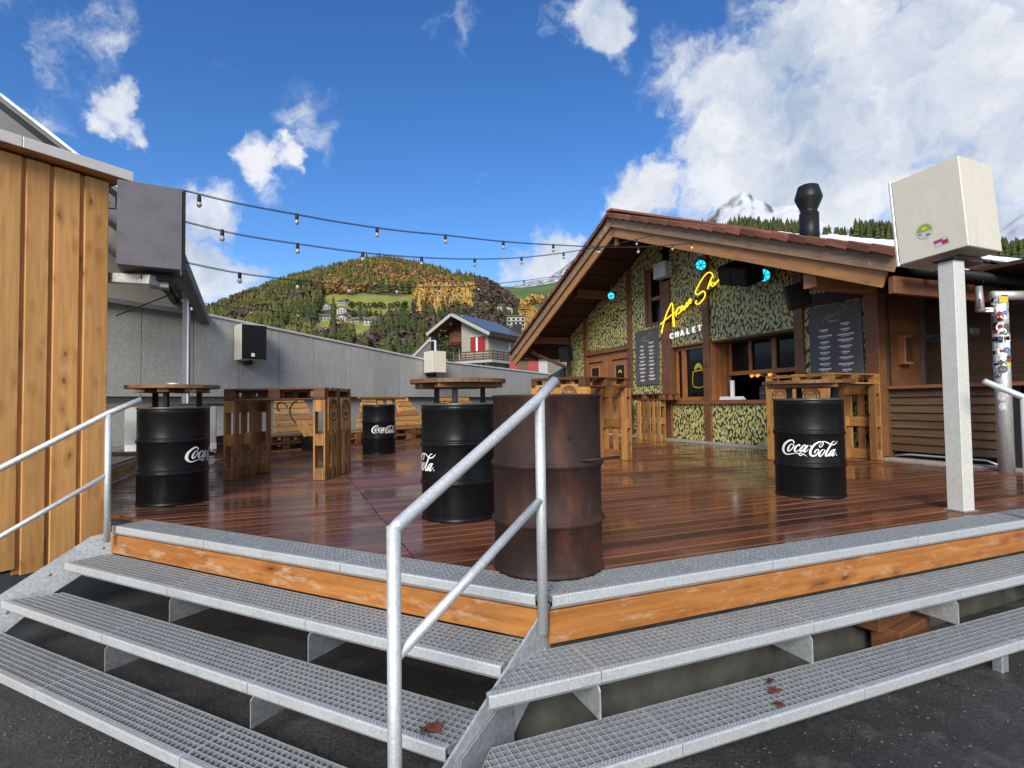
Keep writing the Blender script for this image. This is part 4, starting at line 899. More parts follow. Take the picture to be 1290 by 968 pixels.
# ------------------------------------------------------------------ chalet
AW = 7.82; S0 = 10.05; KRR, KRL = .395, .425; AG = 6.45; SR, SL = 4.06, 15.97
def rz(s): return 4.90 - (KRR if s < S0 else KRL) * abs(s - S0)
def build_chalet():
    root = thing('chalet', 'wooden bar chalet with printed leaf panels, tiled gable roof and yellow neon name', 'chalet', W(9, 10, 0))
    def wpart(name, s0, s1, z0, z1, a, d, mat, par=root, ch=.004): return box(name, W(a + d / 2, (s0 + s1) / 2, (z0 + z1) / 2), B, (abs(s1 - s0), d, abs(z1 - z0)), mat, par, Z, ch)
    def panel(s0, s1, z0, z1=None):
        ss = sorted((s0, s1)); 
        if z1 is None:
            tops = [(ss[1], rz(ss[1]) - .12)] + ([(S0, rz(S0) - .12)] if ss[0] < S0 < ss[1] else []) + [(ss[0], rz(ss[0]) - .12)]
        else: tops = [(ss[1], z1), (ss[0], z1)]
        put('wall_panel', prism([W(AW, ss[0], z0), W(AW, ss[1], z0)] + [W(AW, s, z) for s, z in tops], A * .05), root, 'print')
    # printed panels between the posts
    panel(13.71, 14.56, .05); panel(11.52, 13.53, 2.28); panel(10.83, 11.35, .05); panel(10.17, 10.83, .05, 2.62); panel(10.17, 10.83, 3.98)
    panel(8.84, 9.87, .05, .80); panel(8.84, 9.87, 2.05); panel(6.66, 8.66, .05, .80); panel(6.66, 8.66, 2.05); panel(5.45, 6.49, .05)
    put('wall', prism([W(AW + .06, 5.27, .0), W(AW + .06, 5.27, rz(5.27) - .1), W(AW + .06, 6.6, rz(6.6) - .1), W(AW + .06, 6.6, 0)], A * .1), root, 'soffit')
    # posts and rails
    for s0, s1, zt in ((14.55, 14.75, None), (13.53, 13.71, None), (11.35, 11.52, None), (9.87, 10.17, 3.55), (8.66, 8.84, None), (6.49, 6.66, None), (5.25, 5.45, None)):
        wpart('timber_post', s0, s1, .04, zt or rz((s0 + s1) / 2) - .13, AW - .05, .16, 'post')
    for s0, s1 in ((8.845, 9.865), (6.665, 8.655)): wpart('sill_beam', s0, s1, .80, .87, AW - .06, .40, 'counter'); wpart('lintel', s0, s1, 2.03, 2.062, AW - .012, .1, 'post')
    wpart('door_lintel', 11.40, 13.62, 2.165, 2.285, AW - .07, .14, 'post'); wpart('wall_plate', 5.2, 6.6, 2.36, 2.55, AW - .03, .12, 'soffit')
    wpart('plinth', 5.3, 14.7, -.02, .045, AW - .11, .2, 'stone')
    # double door
    for k, (s0, s1) in enumerate(((11.53, 12.52), (12.53, 13.52))):
        d = put('door_leaf', prism([W(AW + .02, s0, .05), W(AW + .02, s1, .05), W(AW + .02, s1, 2.16), W(AW + .02, s0, 2.16)], A * .04), root, 'door')
        n = 7
        for i in range(n): wpart('plank', s0 + (s1 - s0) / n * i + .003, s0 + (s1 - s0) / n * (i + 1) - .003, .06, 2.155, AW + .005, .016, 'door', d, .003)
        c = (s0 + s1) / 2 + (-.1 if k == 0 else .12); wpart('pane', c - .19, c + .19, 1.32, 1.80, AW - .006, .008, 'glass', d)
        for q0, q1, z0, z1 in ((c - .24, c - .19, 1.27, 1.85), (c + .19, c + .24, 1.27, 1.85), (c - .19, c + .19, 1.27, 1.32), (c - .19, c + .19, 1.80, 1.85)): wpart('window_frame', q0, q1, z0, z1, AW - .012, .02, 'window', d)
        hs = (s0 + .02, s0 + .75) if k == 0 else (s1 - .75, s1 - .02)
        wpart('strap_hinge', hs[0], hs[1], 1.93, 1.97, AW - .006, .01, 'black_metal', d)
        if k == 0: wpart('hinge_knuckle', s0 - .03, s0 + .03, 1.85, 2.08, AW - .02, .03, 'black_metal', d); put('window_sticker', ribbon([[(0, 0, 30), (40, 60, 30), (90, 60, 30), (130, 0, 30)], [(30, 20, 20), (65, 45, 22), (100, 20, 20)]], lambda x, y, i: W(AW - .0075 - .0003 * i, c - .08 + x * .0012, 1.6 + y * .001)), d, 'pale_gold')
    # window left of the neon: frame with a narrow and a wide leaf
    w = put('window', prism([W(AW + .15, 8.85, .87), W(AW + .15, 9.86, .87), W(AW + .15, 9.86, 2.03), W(AW + .15, 8.85, 2.03)], A * .01), root, 'glass')
    wpart('jamb', 9.84, 9.86, .87, 2.03, AW - .01, .16, 'post', w); wpart('jamb', 8.85, 8.87, .87, 2.03, AW - .01, .16, 'post', w)
    for s0, s1, z0, z1 in ((9.80, 9.84, .87, 2.02), (9.60, 9.66, .87, 2.02), (9.54, 9.595, .87, 2.02), (8.87, 8.93, .87, 2.02), (9.66, 9.80, .87, .94), (8.93, 9.54, .87, .95), (9.66, 9.80, 1.96, 2.02), (8.93, 9.54, 1.96, 2.02)): wpart('frame', s0, s1, z0, z1, AW + .09, .05, 'window', w)
    put('window_sticker', ribbon([[(0, 0, 26), (40, 55, 30), (90, 55, 30), (130, 0, 26)], [(30, 15, 20), (65, 45, 22), (100, 15, 20)], [(-25, -20, 14), (-25, -190, 10), (155, -190, 10), (155, -20, 14), (-25, -20, 12)]], lambda x, y, i: W(AW + .145 - .0003 * i, 9.32 - x * .0018, 1.52 + y * .0018)), w, 'pale_gold')
    # upper window
    w = put('window', prism([W(AW + .12, 10.18, 2.63), W(AW + .12, 10.82, 2.63), W(AW + .12, 10.82, 3.97), W(AW + .12, 10.18, 3.97)], A * .01), root, 'glass')
    for s0, s1, z0, z1, d in ((10.74, 10.82, 2.63, 3.97, .12), (10.18, 10.24, 2.63, 3.97, .12), (10.24, 10.74, 2.63, 2.69, .14), (10.24, 10.74, 3.90, 3.97, .12)): wpart('frame', s0, s1, z0, z1, AW - .01, d, 'post', w)
    wpart('rail', 10.24, 10.62, 3.22, 3.30, AW + .05, .07, 'window', w); wpart('shutter', 10.62, 10.735, 2.70, 3.89, AW + .02, .04, 'post', w)
    # serving window
    w = put('serving_hatch', prism([W(AW + .46, 6.67, 1.36), W(AW + .46, 8.65, 1.36), W(AW + .46, 8.65, 2.03), W(AW + .46, 6.67, 2.03)], A * .01), root, 'glass')
    wpart('jamb', 8.63, 8.655, .87, 2.03, AW - .01, .5, 'door', w); wpart('jamb', 6.662, 6.685, .87, 2.03, AW - .01, .5, 'door', w); wpart('head', 6.69, 8.62, 2.005, 2.028, AW + .0, .46, 'soffit', w)
    for k in range(3): wpart('jamb_strip', 8.618, 8.63, .88, 2.0, AW + .10 + .13 * k, .02, 'post', w, .002)
    wpart('bottom_rail', 6.69, 8.62, 1.36, 1.44, AW + .40, .05, 'window', w)
    for s in (8.585, 8.06, 7.50, 6.98, 6.72): wpart('mullion', s - (.03 if s != 7.5 else .05), s + (.03 if s != 7.5 else .05), 1.44, 2.02, AW + .41, .04, 'window', w)
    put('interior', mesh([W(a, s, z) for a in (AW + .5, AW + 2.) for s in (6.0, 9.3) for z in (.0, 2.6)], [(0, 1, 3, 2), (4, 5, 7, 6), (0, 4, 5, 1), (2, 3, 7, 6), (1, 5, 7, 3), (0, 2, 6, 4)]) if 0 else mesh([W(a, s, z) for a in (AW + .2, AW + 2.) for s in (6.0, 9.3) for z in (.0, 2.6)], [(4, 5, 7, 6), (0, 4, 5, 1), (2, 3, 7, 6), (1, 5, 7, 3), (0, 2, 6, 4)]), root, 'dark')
    # side and back walls
    put('side_wall', prism([W(AW + .1, 5.25, 0), W(16, 5.25, 0), W(16, 5.25, 2.8), W(AW + .1, 5.25, 2.8)], B * .08), root, 'siding')
    put('side_wall', prism([W(AW + .1, 14.75, 0), W(16, 14.75, 0), W(16, 14.75, 2.8), W(AW + .1, 14.75, 2.8)], B * -.08), root, 'siding')
    # roof
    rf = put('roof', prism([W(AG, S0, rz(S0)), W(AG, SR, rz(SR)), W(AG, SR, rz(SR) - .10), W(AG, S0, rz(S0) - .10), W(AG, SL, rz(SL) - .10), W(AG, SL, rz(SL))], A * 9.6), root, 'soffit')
    for sgn, se in ((-1, SR), (1, SL)):
        KR = KRR if sgn < 0 else KRL; ln = abs(se - S0); sd = Vector(B * sgn) + Z * -KR; nrm = (Z + B * sgn * KR).normalized()
        def P(a, t, o=0.): return W(a, S0 + sgn * t, 4.90 - KR * t) + nrm * o
        if sgn < 0: parts = [(0, ln)]
        else: parts = [(0, ln)]
        beam('barge_board', P(AG - .02, 0, -.115), P(AG - .02, ln, -.115), .045, .235, 'barge', rf, nrm); beam('inner_barge_board', P(AG + .035, .0, -.33), P(AG + .035, ln - .1, -.33), .05, .20, 'beam', rf, nrm)
        n = int(ln / .285); st = ln / n
        for i in range(n):      # verge tiles
            q0, q1 = P(AG - .06, i * st, .045 + .0), P(AG - .06, (i + 1) * st + .03, .02)
            o = put('verge_tile', cbox((q1 - q0).length * .96, .24, .022, .006, 'terracotta'), rf, None, frame((q0 + q1) / 2 + A * .06, q1 - q0, nrm)); 
            put('verge_tile', cbox((q1 - q0).length * .90, .016, .09, .006, 'terracotta'), rf, None, frame((q0 + q1) / 2 - A * .055 - nrm * .035, q1 - q0, nrm))
        bxs = []
        for i in range(n):
            for a in np.arange(AG + .25, 15.9, .26): bxs.append((P(a, (i + .5) * st, .035), sd, (st + .03, .245, .02), nrm + A * .06))
        put('roof_tiles', joined(bxs), rf, 'tile_dark', kind='stuff')
        # soffit boards under the overhang
        for i in range(10):
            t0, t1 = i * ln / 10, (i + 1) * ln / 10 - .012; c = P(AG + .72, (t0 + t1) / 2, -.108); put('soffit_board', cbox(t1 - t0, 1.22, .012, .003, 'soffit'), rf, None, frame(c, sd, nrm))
    for k in range(1): beam('ridge_tile', W(AG - .08, S0, 5.0), W(16, S0, 5.0), .2, .05, 'terracotta', rf)
    for s, zz in ((5.36, 2.49), (14.66, rz(14.66) - .22), (S0, 4.66), (7.7, rz(7.7) - .22), (12.4, rz(12.4) - .22)):
        a0 = 6.58 if s != S0 else 6.56; a1 = 7.9
        beam('purlin', W(a0 + (.25 if s in (7.7, 12.4) else 0), s, zz), W(a1, s, zz), .2, .20, 'beam' if s == 5.36 else 'post', root)
    beam('king_block', W(6.57, S0, 4.66), W(6.57, S0, 4.25), .10, .06, 'beam', root, A)
    for s in (15.2,): beam('strut', W(6.8, s, rz(s) - .3), W(7.8, 14.9, 1.95), .09, .09, 'post', root)
    for a in (6.75, 7.25): beam('rafter', W(a, 14.9, rz(14.9) - .18), W(a, SL - .1, rz(SL - .1) - .18), .07, .12, 'soffit', root)
    # eave gutter and fascia on the right
    beam('eave_board', W(6.5, SR + .16, 2.19), W(15, SR + .16, 2.19), .07, .20, 'post', root); tube('gutter', [W(6.55, SR - .07, 2.33), W(15.5, SR - .07, 2.33)], .06, 'black_metal', root, 10)
    for a in np.arange(7, 15, .8): box('gutter_bracket', W(a, SR - .02, 2.33), B, (.16, .025, .14), 'black_metal', root)
    tube('downpipe', [W(9.6, SR - .05, 2.28), W(9.6, SR + .1, 2.1), W(9.6, SR + .12, 1.9)], .045, 'black_metal', root, 10)
    # flue
    fx = W(10.2, 8.27, 0); fl = put('chimney', lathemesh([(.19, 4.0), (.19, 4.80), (.16, 4.80), (.165, 4.87), (.265, 5.10), (.27, 5.14), (.20, 5.38), (.16, 5.40), (.01, 5.40)], 28), rf, 'black_metal', T(*fx))
    return root
CH = build_chalet()
def chalet_fittings():
    # menus
    def menu(label, s0, s1, z0, z1, seed):
        t = thing('menu_board', label, 'menu board', W(AW - .02, (s0 + s1) / 2, z0)); rr = random.Random(seed)
        box('board', W(AW - .02, (s0 + s1) / 2, (z0 + z1) / 2), B, (s1 - s0, .03, z1 - z0), 'menu', t); bx = []; wd = s1 - s0
        for col in (0, 1):
            z = z1 - (.36 if col == 0 else .30) * (z1 - z0) / 1.25
            cs = s1 - wd * (.30 if col == 0 else .70)
            while z > z0 + .08 + (0 if col == 0 else .0):
                ww = wd * rr.uniform(.13, .28); x = -ww / 2
                while x < ww / 2:
                    q = rr.uniform(.012, .035); bx.append((W(AW - .0362, cs - x - q / 2, z), B, (q, .001, .023))); x += q + .005
                ww *= .55; x = -ww / 2
                while x < ww / 2: bx.append((W(AW - .0362, cs - x - .01, z - .026), B, (.017, .001, .012))); x += .024
                z -= rr.uniform(.075, .10)
        put('lettering', joined(bx), t, 'menu_ink', kind='stuff')
        sc = wd * .30; put('script_title', ribbon([[((p[0] - 9.25) * -300, (p[1] - 2.9) * 300, 9) for p in st] for st in NEON], lambda x, y, i: W(AW - .0365 - .0002 * i, (s0 + s1) / 2 - x * sc / 300 * .9, z1 - .16 + y * sc / 300 * .9), .6), t, 'gold_ink')
        for i, chh in enumerate('CHALET'): letter(chh, W(AW - .0365, (s0 + s1) / 2 + .075 - i * .03, z1 - .275), .032, t, 'menu_ink', 'letter', .0004)
        return t
    def letter(ch, p, size, par, mat, nm, ext):
        cu = bpy.data.curves.new('t', 'FONT'); cu.body = ch; cu.size = size; cu.align_x = 'CENTER'; cu.extrude = ext; cu.offset = size * .022
        to = bpy.data.objects.new('tmp', cu); me = bpy.data.meshes.new_from_object(to); bpy.data.objects.remove(to); bpy.data.curves.remove(cu)
        m = Matrix((tuple(-B) + (0,), (0, 0, 1, 0), tuple(-A) + (0,), (0, 0, 0, 1))).transposed(); m.translation = p
        for q in range(3): m[3][q] = 0
        put(nm, me, par, mat, m)
    NEON = [[(10.056,2.382),(10.007,2.527),(9.891,2.758),(9.757,2.927),(9.68,3.0),(9.649,2.936),(9.654,2.802),(9.651,2.641),(9.641,2.483)],[(9.608,2.479),(9.627,2.637),(9.63,2.772)],[(10.092,2.589),(9.937,2.655),(9.723,2.732),(9.556,2.792)],[(9.559,2.694),(9.515,2.807),(9.424,2.871),(9.37,2.823),(9.437,2.746),(9.497,2.737)],[(9.381,2.759),(9.333,2.877),(9.309,2.794),(9.268,2.845),(9.205,2.881)],[(9.278,2.781),(9.188,2.922),(9.206,2.835),(9.136,2.887),(9.117,2.969),(9.072,2.971),(9.075,2.884)],[(8.418,3.282),(8.436,3.364),(8.523,3.408),(8.628,3.382),(8.756,3.285),(8.88,3.159),(8.927,3.08),(8.848,3.027),(8.71,3.07),(8.642,3.012),(8.662,2.942),(8.753,2.871),(8.862,2.832),(8.934,2.878),(8.896,2.914)],[(8.569,3.085),(8.517,3.197),(8.438,3.291)],[(8.532,3.151),(8.455,3.197),(8.456,3.172),(8.491,3.15),(8.424,3.117)],[(8.385,3.182),(8.38,3.127),(8.302,3.176),(8.234,3.217)]]
    menu('slate drinks menu board between the double door and the thick timber post', 10.30, 11.19, 1.25, 2.555, 3)
    menu('slate menu board right of the serving hatch, partly behind the orange table', 5.50, 6.38, 1.0, 2.335, 4)
    t = thing('neon_sign', 'yellow script neon sign slanting up the chalet gable', 'sign', W(7.7, 9.2, 2.4))
    for st in NEON: tube('neon_tube', [W(7.70, s, z) for s, z in [(q[0], q[1]) for q in smooth([(p[0], p[1], 1) for p in st], 3)]], .0135, 'neon', t, 6)
    beam('back_rail', W(7.74, 10.02, 2.62), W(7.74, 8.35, 3.10), .02, .05, 'black', t)
    for s, z in ((9.9, 2.655), (9.1, 2.885), (8.5, 3.055)): box('stand_off', W(7.77, s, z), A, (.10, .02, .02), 'black_metal', t)
    t = thing('letter_sign', 'white block letters below the yellow neon script', 'sign', W(7.7, 9.3, 2.2))
    for i, ch in enumerate('CHALET'): letter(ch, W(7.745, 9.77 - i * .178, 2.235 + i * .012), .165, t, 'white_glow', 'letter', .012)
    box('mounting_bar', W(7.77, 9.33, 2.30), B, (1.0, .02, .03), 'galv_dull', t)
    # stage lamps
    def par(label, c, r, aim, mat='cyan'):
        t = thing('stage_lamp', label, 'stage lamp', c); c = Vector(c); aim = Vector(aim).normalized(); q = aim.to_track_quat('Z', 'Y').to_matrix().to_4x4()
        put('housing', lathemesh([(r * .6, -.22), (r * .95, -.16), (r * 1.12, 0), (r * 1.12, .02), (r, .02), (r, .0)], 20), t, 'black_metal', T(*c) @ q); put('lens', lathemesh([(.0, .006), (r, .004), (r, 0)], 20, False), t, mat, T(*c) @ q)
        bars = [(Vector((r * .5 * math.cos(a), r * .5 * math.sin(a), .010)), Vector((math.cos(a), math.sin(a), 0)), (r, .012, .004)) for a in np.arange(0, 2 * PI, PI / 3)]; put('grid', joined(bars), t, 'black', T(*c) @ q)
        tube('yoke', [c + Z * (r * 1.2), c + Z * (r * 1.2 + .12), c + Z * (r * 1.2 + .25) + A * .1], .012, 'black_metal', t, 6); return t
    aim = -A * .6 - B * .45 - Z * .25
    par('cyan lit stage lamp left of the black speaker, above the neon script', W(7.6, 8.63, 3.575), .10, aim); par('cyan lit stage lamp right of the black speaker under the gable', W(7.6, 7.085, 3.024), .105, aim)
    par('greenish cyan stage lamp alone in the dark left eave', W(7.2, 11.30, 3.43), .085, aim)
    t = thing('ceiling_bulb', 'white globe bulb just above the left cyan stage lamp', 'bulb', W(7.6, 8.62, 3.76)); put('globe', lathemesh([(.005, -.05), (.035, -.04), (.05, 0), (.035, .04), (.005, .05)], 14), t, 'white', T(*W(7.6, 8.62, 3.80)))
    # hung loudspeakers
    t = thing('loudspeaker', 'wide black loudspeaker hung under the gable between two cyan lamps', 'loudspeaker', W(7.3, 7.55, 2.9)); c = W(7.36, 7.375, 3.10); x = (B + Z * .30).normalized() * -1; u = (Z * .93 - A * -.36).normalized(); u = (u - x * u.dot(x)).normalized(); n = x.cross(u)
    x2 = (B * -1 + Z * -.26).normalized(); up = (Z - A * .42); 
    box('cabinet', c, x2, (.68, .40, .34), 'black', t, up, .02); nf = up.normalized().cross(x2); nf = nf if nf.dot(A) < 0 else -nf; nf.normalize(); uu = x2.cross(nf); uu = uu if uu.z > 0 else -uu
    for q in (-.17, .17): box('grille', c + nf * .203 + x2 * q - uu * .02, x2, (.28, .01, .26), 'black_metal', t, uu)
    for q in (-.27, .05): put('badge', joined([(c + nf * .2045 + x2 * (q + .1) - uu * .15, x2, (.07, .002, .02), uu)]), t, 'galv')
    for q in (-.28, .28): box('hanger', c + x2 * q + Z * .25, Z, (.22, .02, .04), 'galv', t, A)
    c = W(7.25, 6.13, 2.46); t = thing('loudspeaker', 'small black loudspeaker on the purlin above the right menu board', 'loudspeaker', c - Z * .2); fx = (-A * .75 + B * .62 - Z * .25).normalized(); box('cabinet', c, fx, (.30, .26, .36), 'black', t, Z, .015); box('grille', c + fx * .152, fx, (.008, .22, .32), 'black_metal', t, Z); box('bracket', c - fx * .2 + Z * .05, fx, (.14, .06, .06), 'black_metal', t, Z)
    c = W(7.3, 13.9, 2.25); t = thing('loudspeaker', 'dark loudspeaker in the shadow of the left eave by the leaf panel', 'loudspeaker', c - Z * .2); fx = (-A * .8 - B * .5 - Z * .2).normalized(); box('cabinet', c, fx, (.3, .3, .42), 'black', t, Z, .015); box('grille', c + fx * .153, fx, (.008, .24, .36), 'black_metal', t, Z)
    t = thing('junction_box', 'pale grey box on the timber post beside the upper window', 'electric box', W(7.7, 9.95, 3.6)); box('cabinet', W(7.70, 9.97, 3.78), B, (.42, .2, .34), 'cap', t); 
    for q in (.08, -.02, -.1): tube('cable_gland', [W(7.68, 9.75, 3.78 + q), W(7.68, 9.62, 3.80 + q)], .015, 'galv', t, 6)
    # bar things
    t = thing('cup_stack', 'tall stack of white paper cups on the bar sill', 'cups', W(8.12, 8.42, .872)); put('cup', lathemesh([(.035, 0), (.045, .1), (.043, .1)], 16), t, 'white', T(*W(8.12, 8.42, .872)))
    for k in range(1, 12): put('cup', t.children[0].data if t.children else lathemesh([(.035, 0), (.045, .1), (.043, .1)], 16), t, None if t.children else 'white', T(*W(8.12, 8.42, .872 + k * .026)))
    t = thing('folded_cloth', 'folded white cloth lying on the bar sill', 'cloth', W(8.0, 8.3, .872)); 
    for k in range(3): box('fold', W(7.98 + .01 * k, 8.28 + .02 * k, .884 + .022 * k), B, (.5 - .03 * k, .2, .022), 'white', t, Z, .009)
    t = thing('beer_tap', 'beer tap column with four round amber lights behind the bar', 'beer tap', W(8.6, 8.1, .6)); tube('column', [W(8.65, 8.05, .6), W(8.65, 8.05, 1.36)], .035, 'beam', t, 12); beam('cross_bar', W(8.65, 8.42, 1.36), W(8.65, 7.82, 1.36), .05, .05, 'galv', t)
    for k in range(4): put('tap_light', lathemesh([(.0, .012), (.04, .01), (.045, 0)], 16, False), t, 'amber' if k != 2 else 'bulb', T(*W(8.61, 8.40 - k * .15, 1.36)) @ (-A).to_track_quat('Z', 'Y').to_matrix().to_4x4())
    t = thing('glass_washer', 'grey metal machine standing low behind the bar', 'machine', W(9.0, 8.15, .6)); box('case', W(9.0, 8.1, .9), B, (.6, .4, .5), 'galv_dull', t); box('tray', W(8.78, 8.1, 1.0), B, (.5, .06, .06), 'galv', t)
    t = thing('hanging_cloth', 'white cloth hanging by the beer tap', 'cloth', W(8.5, 7.7, 1.1)); V = []; 
    for i in range(7):
        for j in range(5): V.append(W(8.5 + .03 * math.sin(j * 1.7 + i), 7.78 - j * .035 + .02 * math.sin(i * 1.3), 1.34 - i * .045))
    put('cloth', mesh(V, [(i * 5 + j, i * 5 + j + 1, (i + 1) * 5 + j + 1, (i + 1) * 5 + j) for i in range(6) for j in range(4)], True), t, 'white')
    t = thing('pot', 'grey metal pot hanging in the right corner of the hatch', 'pot', W(8.7, 7.0, 1.1)); put('body', lathemesh([(.12, 0), (.14, .05), (.14, .2), (.12, .24), (.01, .25)], 20), t, 'galv_dull', T(*W(8.75, 7.0, 1.10))); box('handle', W(8.62, 7.0, 1.28), B, (.12, .02, .02), 'black', t)
chalet_fittings()
# ------------------------------------------------------------------ side bar on the right
def side_bar():
    root = thing('side_bar', 'lapped brown board bar counter beside the chalet under the eave', 'bar counter', W(8, 4, 0))
    a = 8.0; n = 8
    for i in range(n):
        z = .12 + i * (.87 / n); Y = (Z * 1. - A * -.12)
        for s0, s1, m in ((5.30, 3.88, 'siding'), (3.70, 1.2, 'siding_black')):
            box('lap_board', W(a - .012, (s0 + s1) / 2, z + .058), B, (s0 - s1, .020, .118), m, root, (Z + A * .26), .003)
    for s in (5.32, 3.79, 1.15): box('corner_post', W(a + .03, s, .52), Z, (1.0, .09, .10), 'post' if s > 4 else 'siding_black', root, A)
    box('counter_top', W(a + .12, 3.25, 1.02), B, (4.25, .42, .045), 'counter', root)
    box('backing', W(a + .1, 3.25, .5), B, (4.1, .04, .96), 'dark', root); tube('conduit', [W(a - .04, 5.2, .06), W(a - .04, 5.0, .085), W(a - .04, 4.1, .085), W(a - .04, 3.95, .03)], .012, 'galv', root, 8)
    box('socket', W(a - .04, 4.38, .30), B, (.07, .05, .15), 'white', root)
    box('plinth', W(7.9, 4.3, .01), B, (3.0, .25, .03), 'stone', root)
    # recess behind
    ab = 8.75
    for i in range(12): box('back_board', W(ab, 2.9, 1.1 + i * .115), B, (4.6, .02, .11), 'soffit', root, Z - A * .06, .003)
    put('side_panel', prism([W(7.98, 5.235, 1.04), W(8.6, 5.235, 1.04), W(8.6, 5.235, 2.3), W(7.98, 5.235, 2.3)], B * -.02), root, 'post')
    put('bar_ceiling', prism([W(7.9, 5.25, 2.42), W(9.2, 5.25, 2.42), W(9.2, .8, 2.42), W(7.9, .8, 2.42)], Z * .05), root, 'soffit')
    d = put('back_door', prism([W(ab - .03, 3.35, 1.03), W(ab - .03, 2.6, 1.03), W(ab - .03, 2.6, 2.05), W(ab - .03, 3.35, 2.05)], A * .015), root, 'door'); box('window', W(ab - .036, 3.75, 1.5), B, (.35, .012, .9), 'glass', root)
    t = thing('fire_box', 'small red brown wall box on the orange panel behind the counter', 'wall box', W(8.2, 5.2, 1.4)); box('case', W(8.22, 5.17, 1.56), A, (.18, .1, .42), 'door', t); box('door', W(8.22, 5.115, 1.56), A, (.14, .012, .34), 'soffit', t)
side_bar()
def sticker_post():
    p = Vector((5.70, 6.36, 0)); root = thing('sticker_pipe', 'round galvanised pipe plastered with colourful stickers, elbow on top', 'pipe', p); r = .078
    tube('pipe', [p, p + Z * 2.03], r, 'galv', root, 24); tube('branch', [p + Z * 2.05 + Vector((-.08, 0, 0)), p + Vector((.25, .02, 2.05)), p + Vector((1.2, .1, 2.03))], .055, 'galv', root, 16); box('sticker', p + Vector((-.02, -.079, 1.99)), (1, 0, 0), (.10, .004, .07), 'pale_gold', root)
    tube('bracket', [p + Vector((-.09, 0, 1.88)), p + Vector((-.23, 0, 1.88)), p + Vector((-.23, 0, 2.16))], .035, 'galv_dull', root, 8)
    box('sticker', p + Vector((-.235, -.037, 1.95)), (1, 0, 0), (.06, .002, .12), 'red', root, ch=0); box('sticker', p + Vector((-.15, -.037, 1.88)), (1, 0, 0), (.09, .002, .05), 'white', root, ch=0)
    rr = random.Random(21); view = math.atan2(p.x, p.y); z = 1.98; k = 0
    cols = ['white', 'cap', 'white', 'sgrey', 'red', 'white', 'black', 'cap', 'white', 'menu', 'sblue', 'white', 'cap']
    def patch(a, z, ra, rz_, mat, shape, lift):
        V = []; m = 14 if shape else 4
        if shape: V = [(ra * math.cos(t), rz_ * math.sin(t)) for t in np.linspace(0, 2 * PI, m, False)]
        else: V = [(-ra, -rz_), (0, -rz_), (ra, -rz_), (ra, rz_), (0, rz_), (-ra, rz_)]
        def q(x, y): t = a - view + x / r; return p + Vector(((r + lift) * math.sin(t), -(r + lift) * math.cos(t), z + y))
        put('sticker', mesh([q(*v) for v in V] + [q(0, 0)], [(i, (i + 1) % len(V), len(V)) for i in range(len(V))]), root, mat)
    k = 0
    while z > .72:
        for a in ((-.75, .05, .8) if z > 1.15 else (-.4 + rr.uniform(-.2, .3),)):
            aa = a + rr.uniform(-.18, .18); sh = rr.random() < .5; m = rr.choice(cols); ra, rzz = rr.uniform(.03, .055), rr.uniform(.03, .055)
            patch(aa, z + rr.uniform(-.02, .02), ra, rzz, m, sh, .001 + .0004 * (k % 7))
            if rr.random() < .55: patch(aa, z + rr.uniform(-.015, .015), ra * .55, rzz * .5, rr.choice(['black', 'black', 'sgrey', 'red', 'sblue', 'menu', 'pale_gold']), rr.random() < .5, .004 + .0003 * (k % 5))
            k += 1
        z -= .073 if z > 1.15 else .11
sticker_post()
# ------------------------------------------------------------------ strings of bulbs
def light_string(label, pts, bulbs, amber=None):
    root = thing('light_string', label, 'string lights', pts[0], 'bulb strings over the deck')
    S = [Vector(q) for q in smooth([tuple(p) for p in pts], 5)]
    def sm(v): return v
    C = []
    P = [Vector(p) for p in pts]
    for i in range(len(P) - 1):
        a, b, c, d = P[max(0, i - 1)], P[i], P[i + 1], P[min(len(P) - 1, i + 2)]
        for j in range(5):
            t = j / 5; C.append(.5 * (2 * b + (c - a) * t + (2 * a - 5 * b + 4 * c - d) * t * t + (3 * b - a - 3 * c + d) * t ** 3))
    C.append(P[-1]); tube('cable', C, .0046, 'cable', root, 6); tube('steel_wire', [c + Z * .010 for c in C], .003, 'cable', root, 4)
    for i, b in enumerate(bulbs):
        b = Vector(b); sk = put('socket', SOCK, root, None, T(*b)); put('bulb', BULB if i != amber else BULB2, sk, None, T(*b))
SOCK = lathemesh([(.012, .012), (.017, .0), (.018, -.035), (.016, -.048)], 8); SOCK.materials.append(M['black'])
BP = [(.013, -.046), (.019, -.060), (.0225, -.074), (.018, -.088), (.007, -.097), (.001, -.098)]
BULB = lathemesh(BP, 10, False); BULB.materials.append(M['bulb']); BULB2 = lathemesh(BP, 10, False); BULB2.materials.append(M['amber'])
light_string('uppermost string of bulbs from the grey box to the lit amber bulb at the gable', [(-2.831,4.718,2.76),(-2.498,4.98,2.739),(-2.085,5.305,2.743),(-1.735,5.58,2.751),(-1.244,5.967,2.784),(-0.757,6.35,2.843),(-0.086,6.877,2.915),(0.589,7.409,3.019),(1.515,8.137,3.182),(2.263,8.726,3.353),(3.185,9.451,3.605)], [(-2.745,4.786,2.735),(-2.085,5.305,2.743),(-1.427,5.823,2.767),(-0.757,6.35,2.843),(-0.086,6.877,2.915),(0.589,7.409,3.019),(1.31,7.976,3.139),(2.012,8.528,3.287),(2.714,9.081,3.476),(3.16,9.43,3.60)], 9)
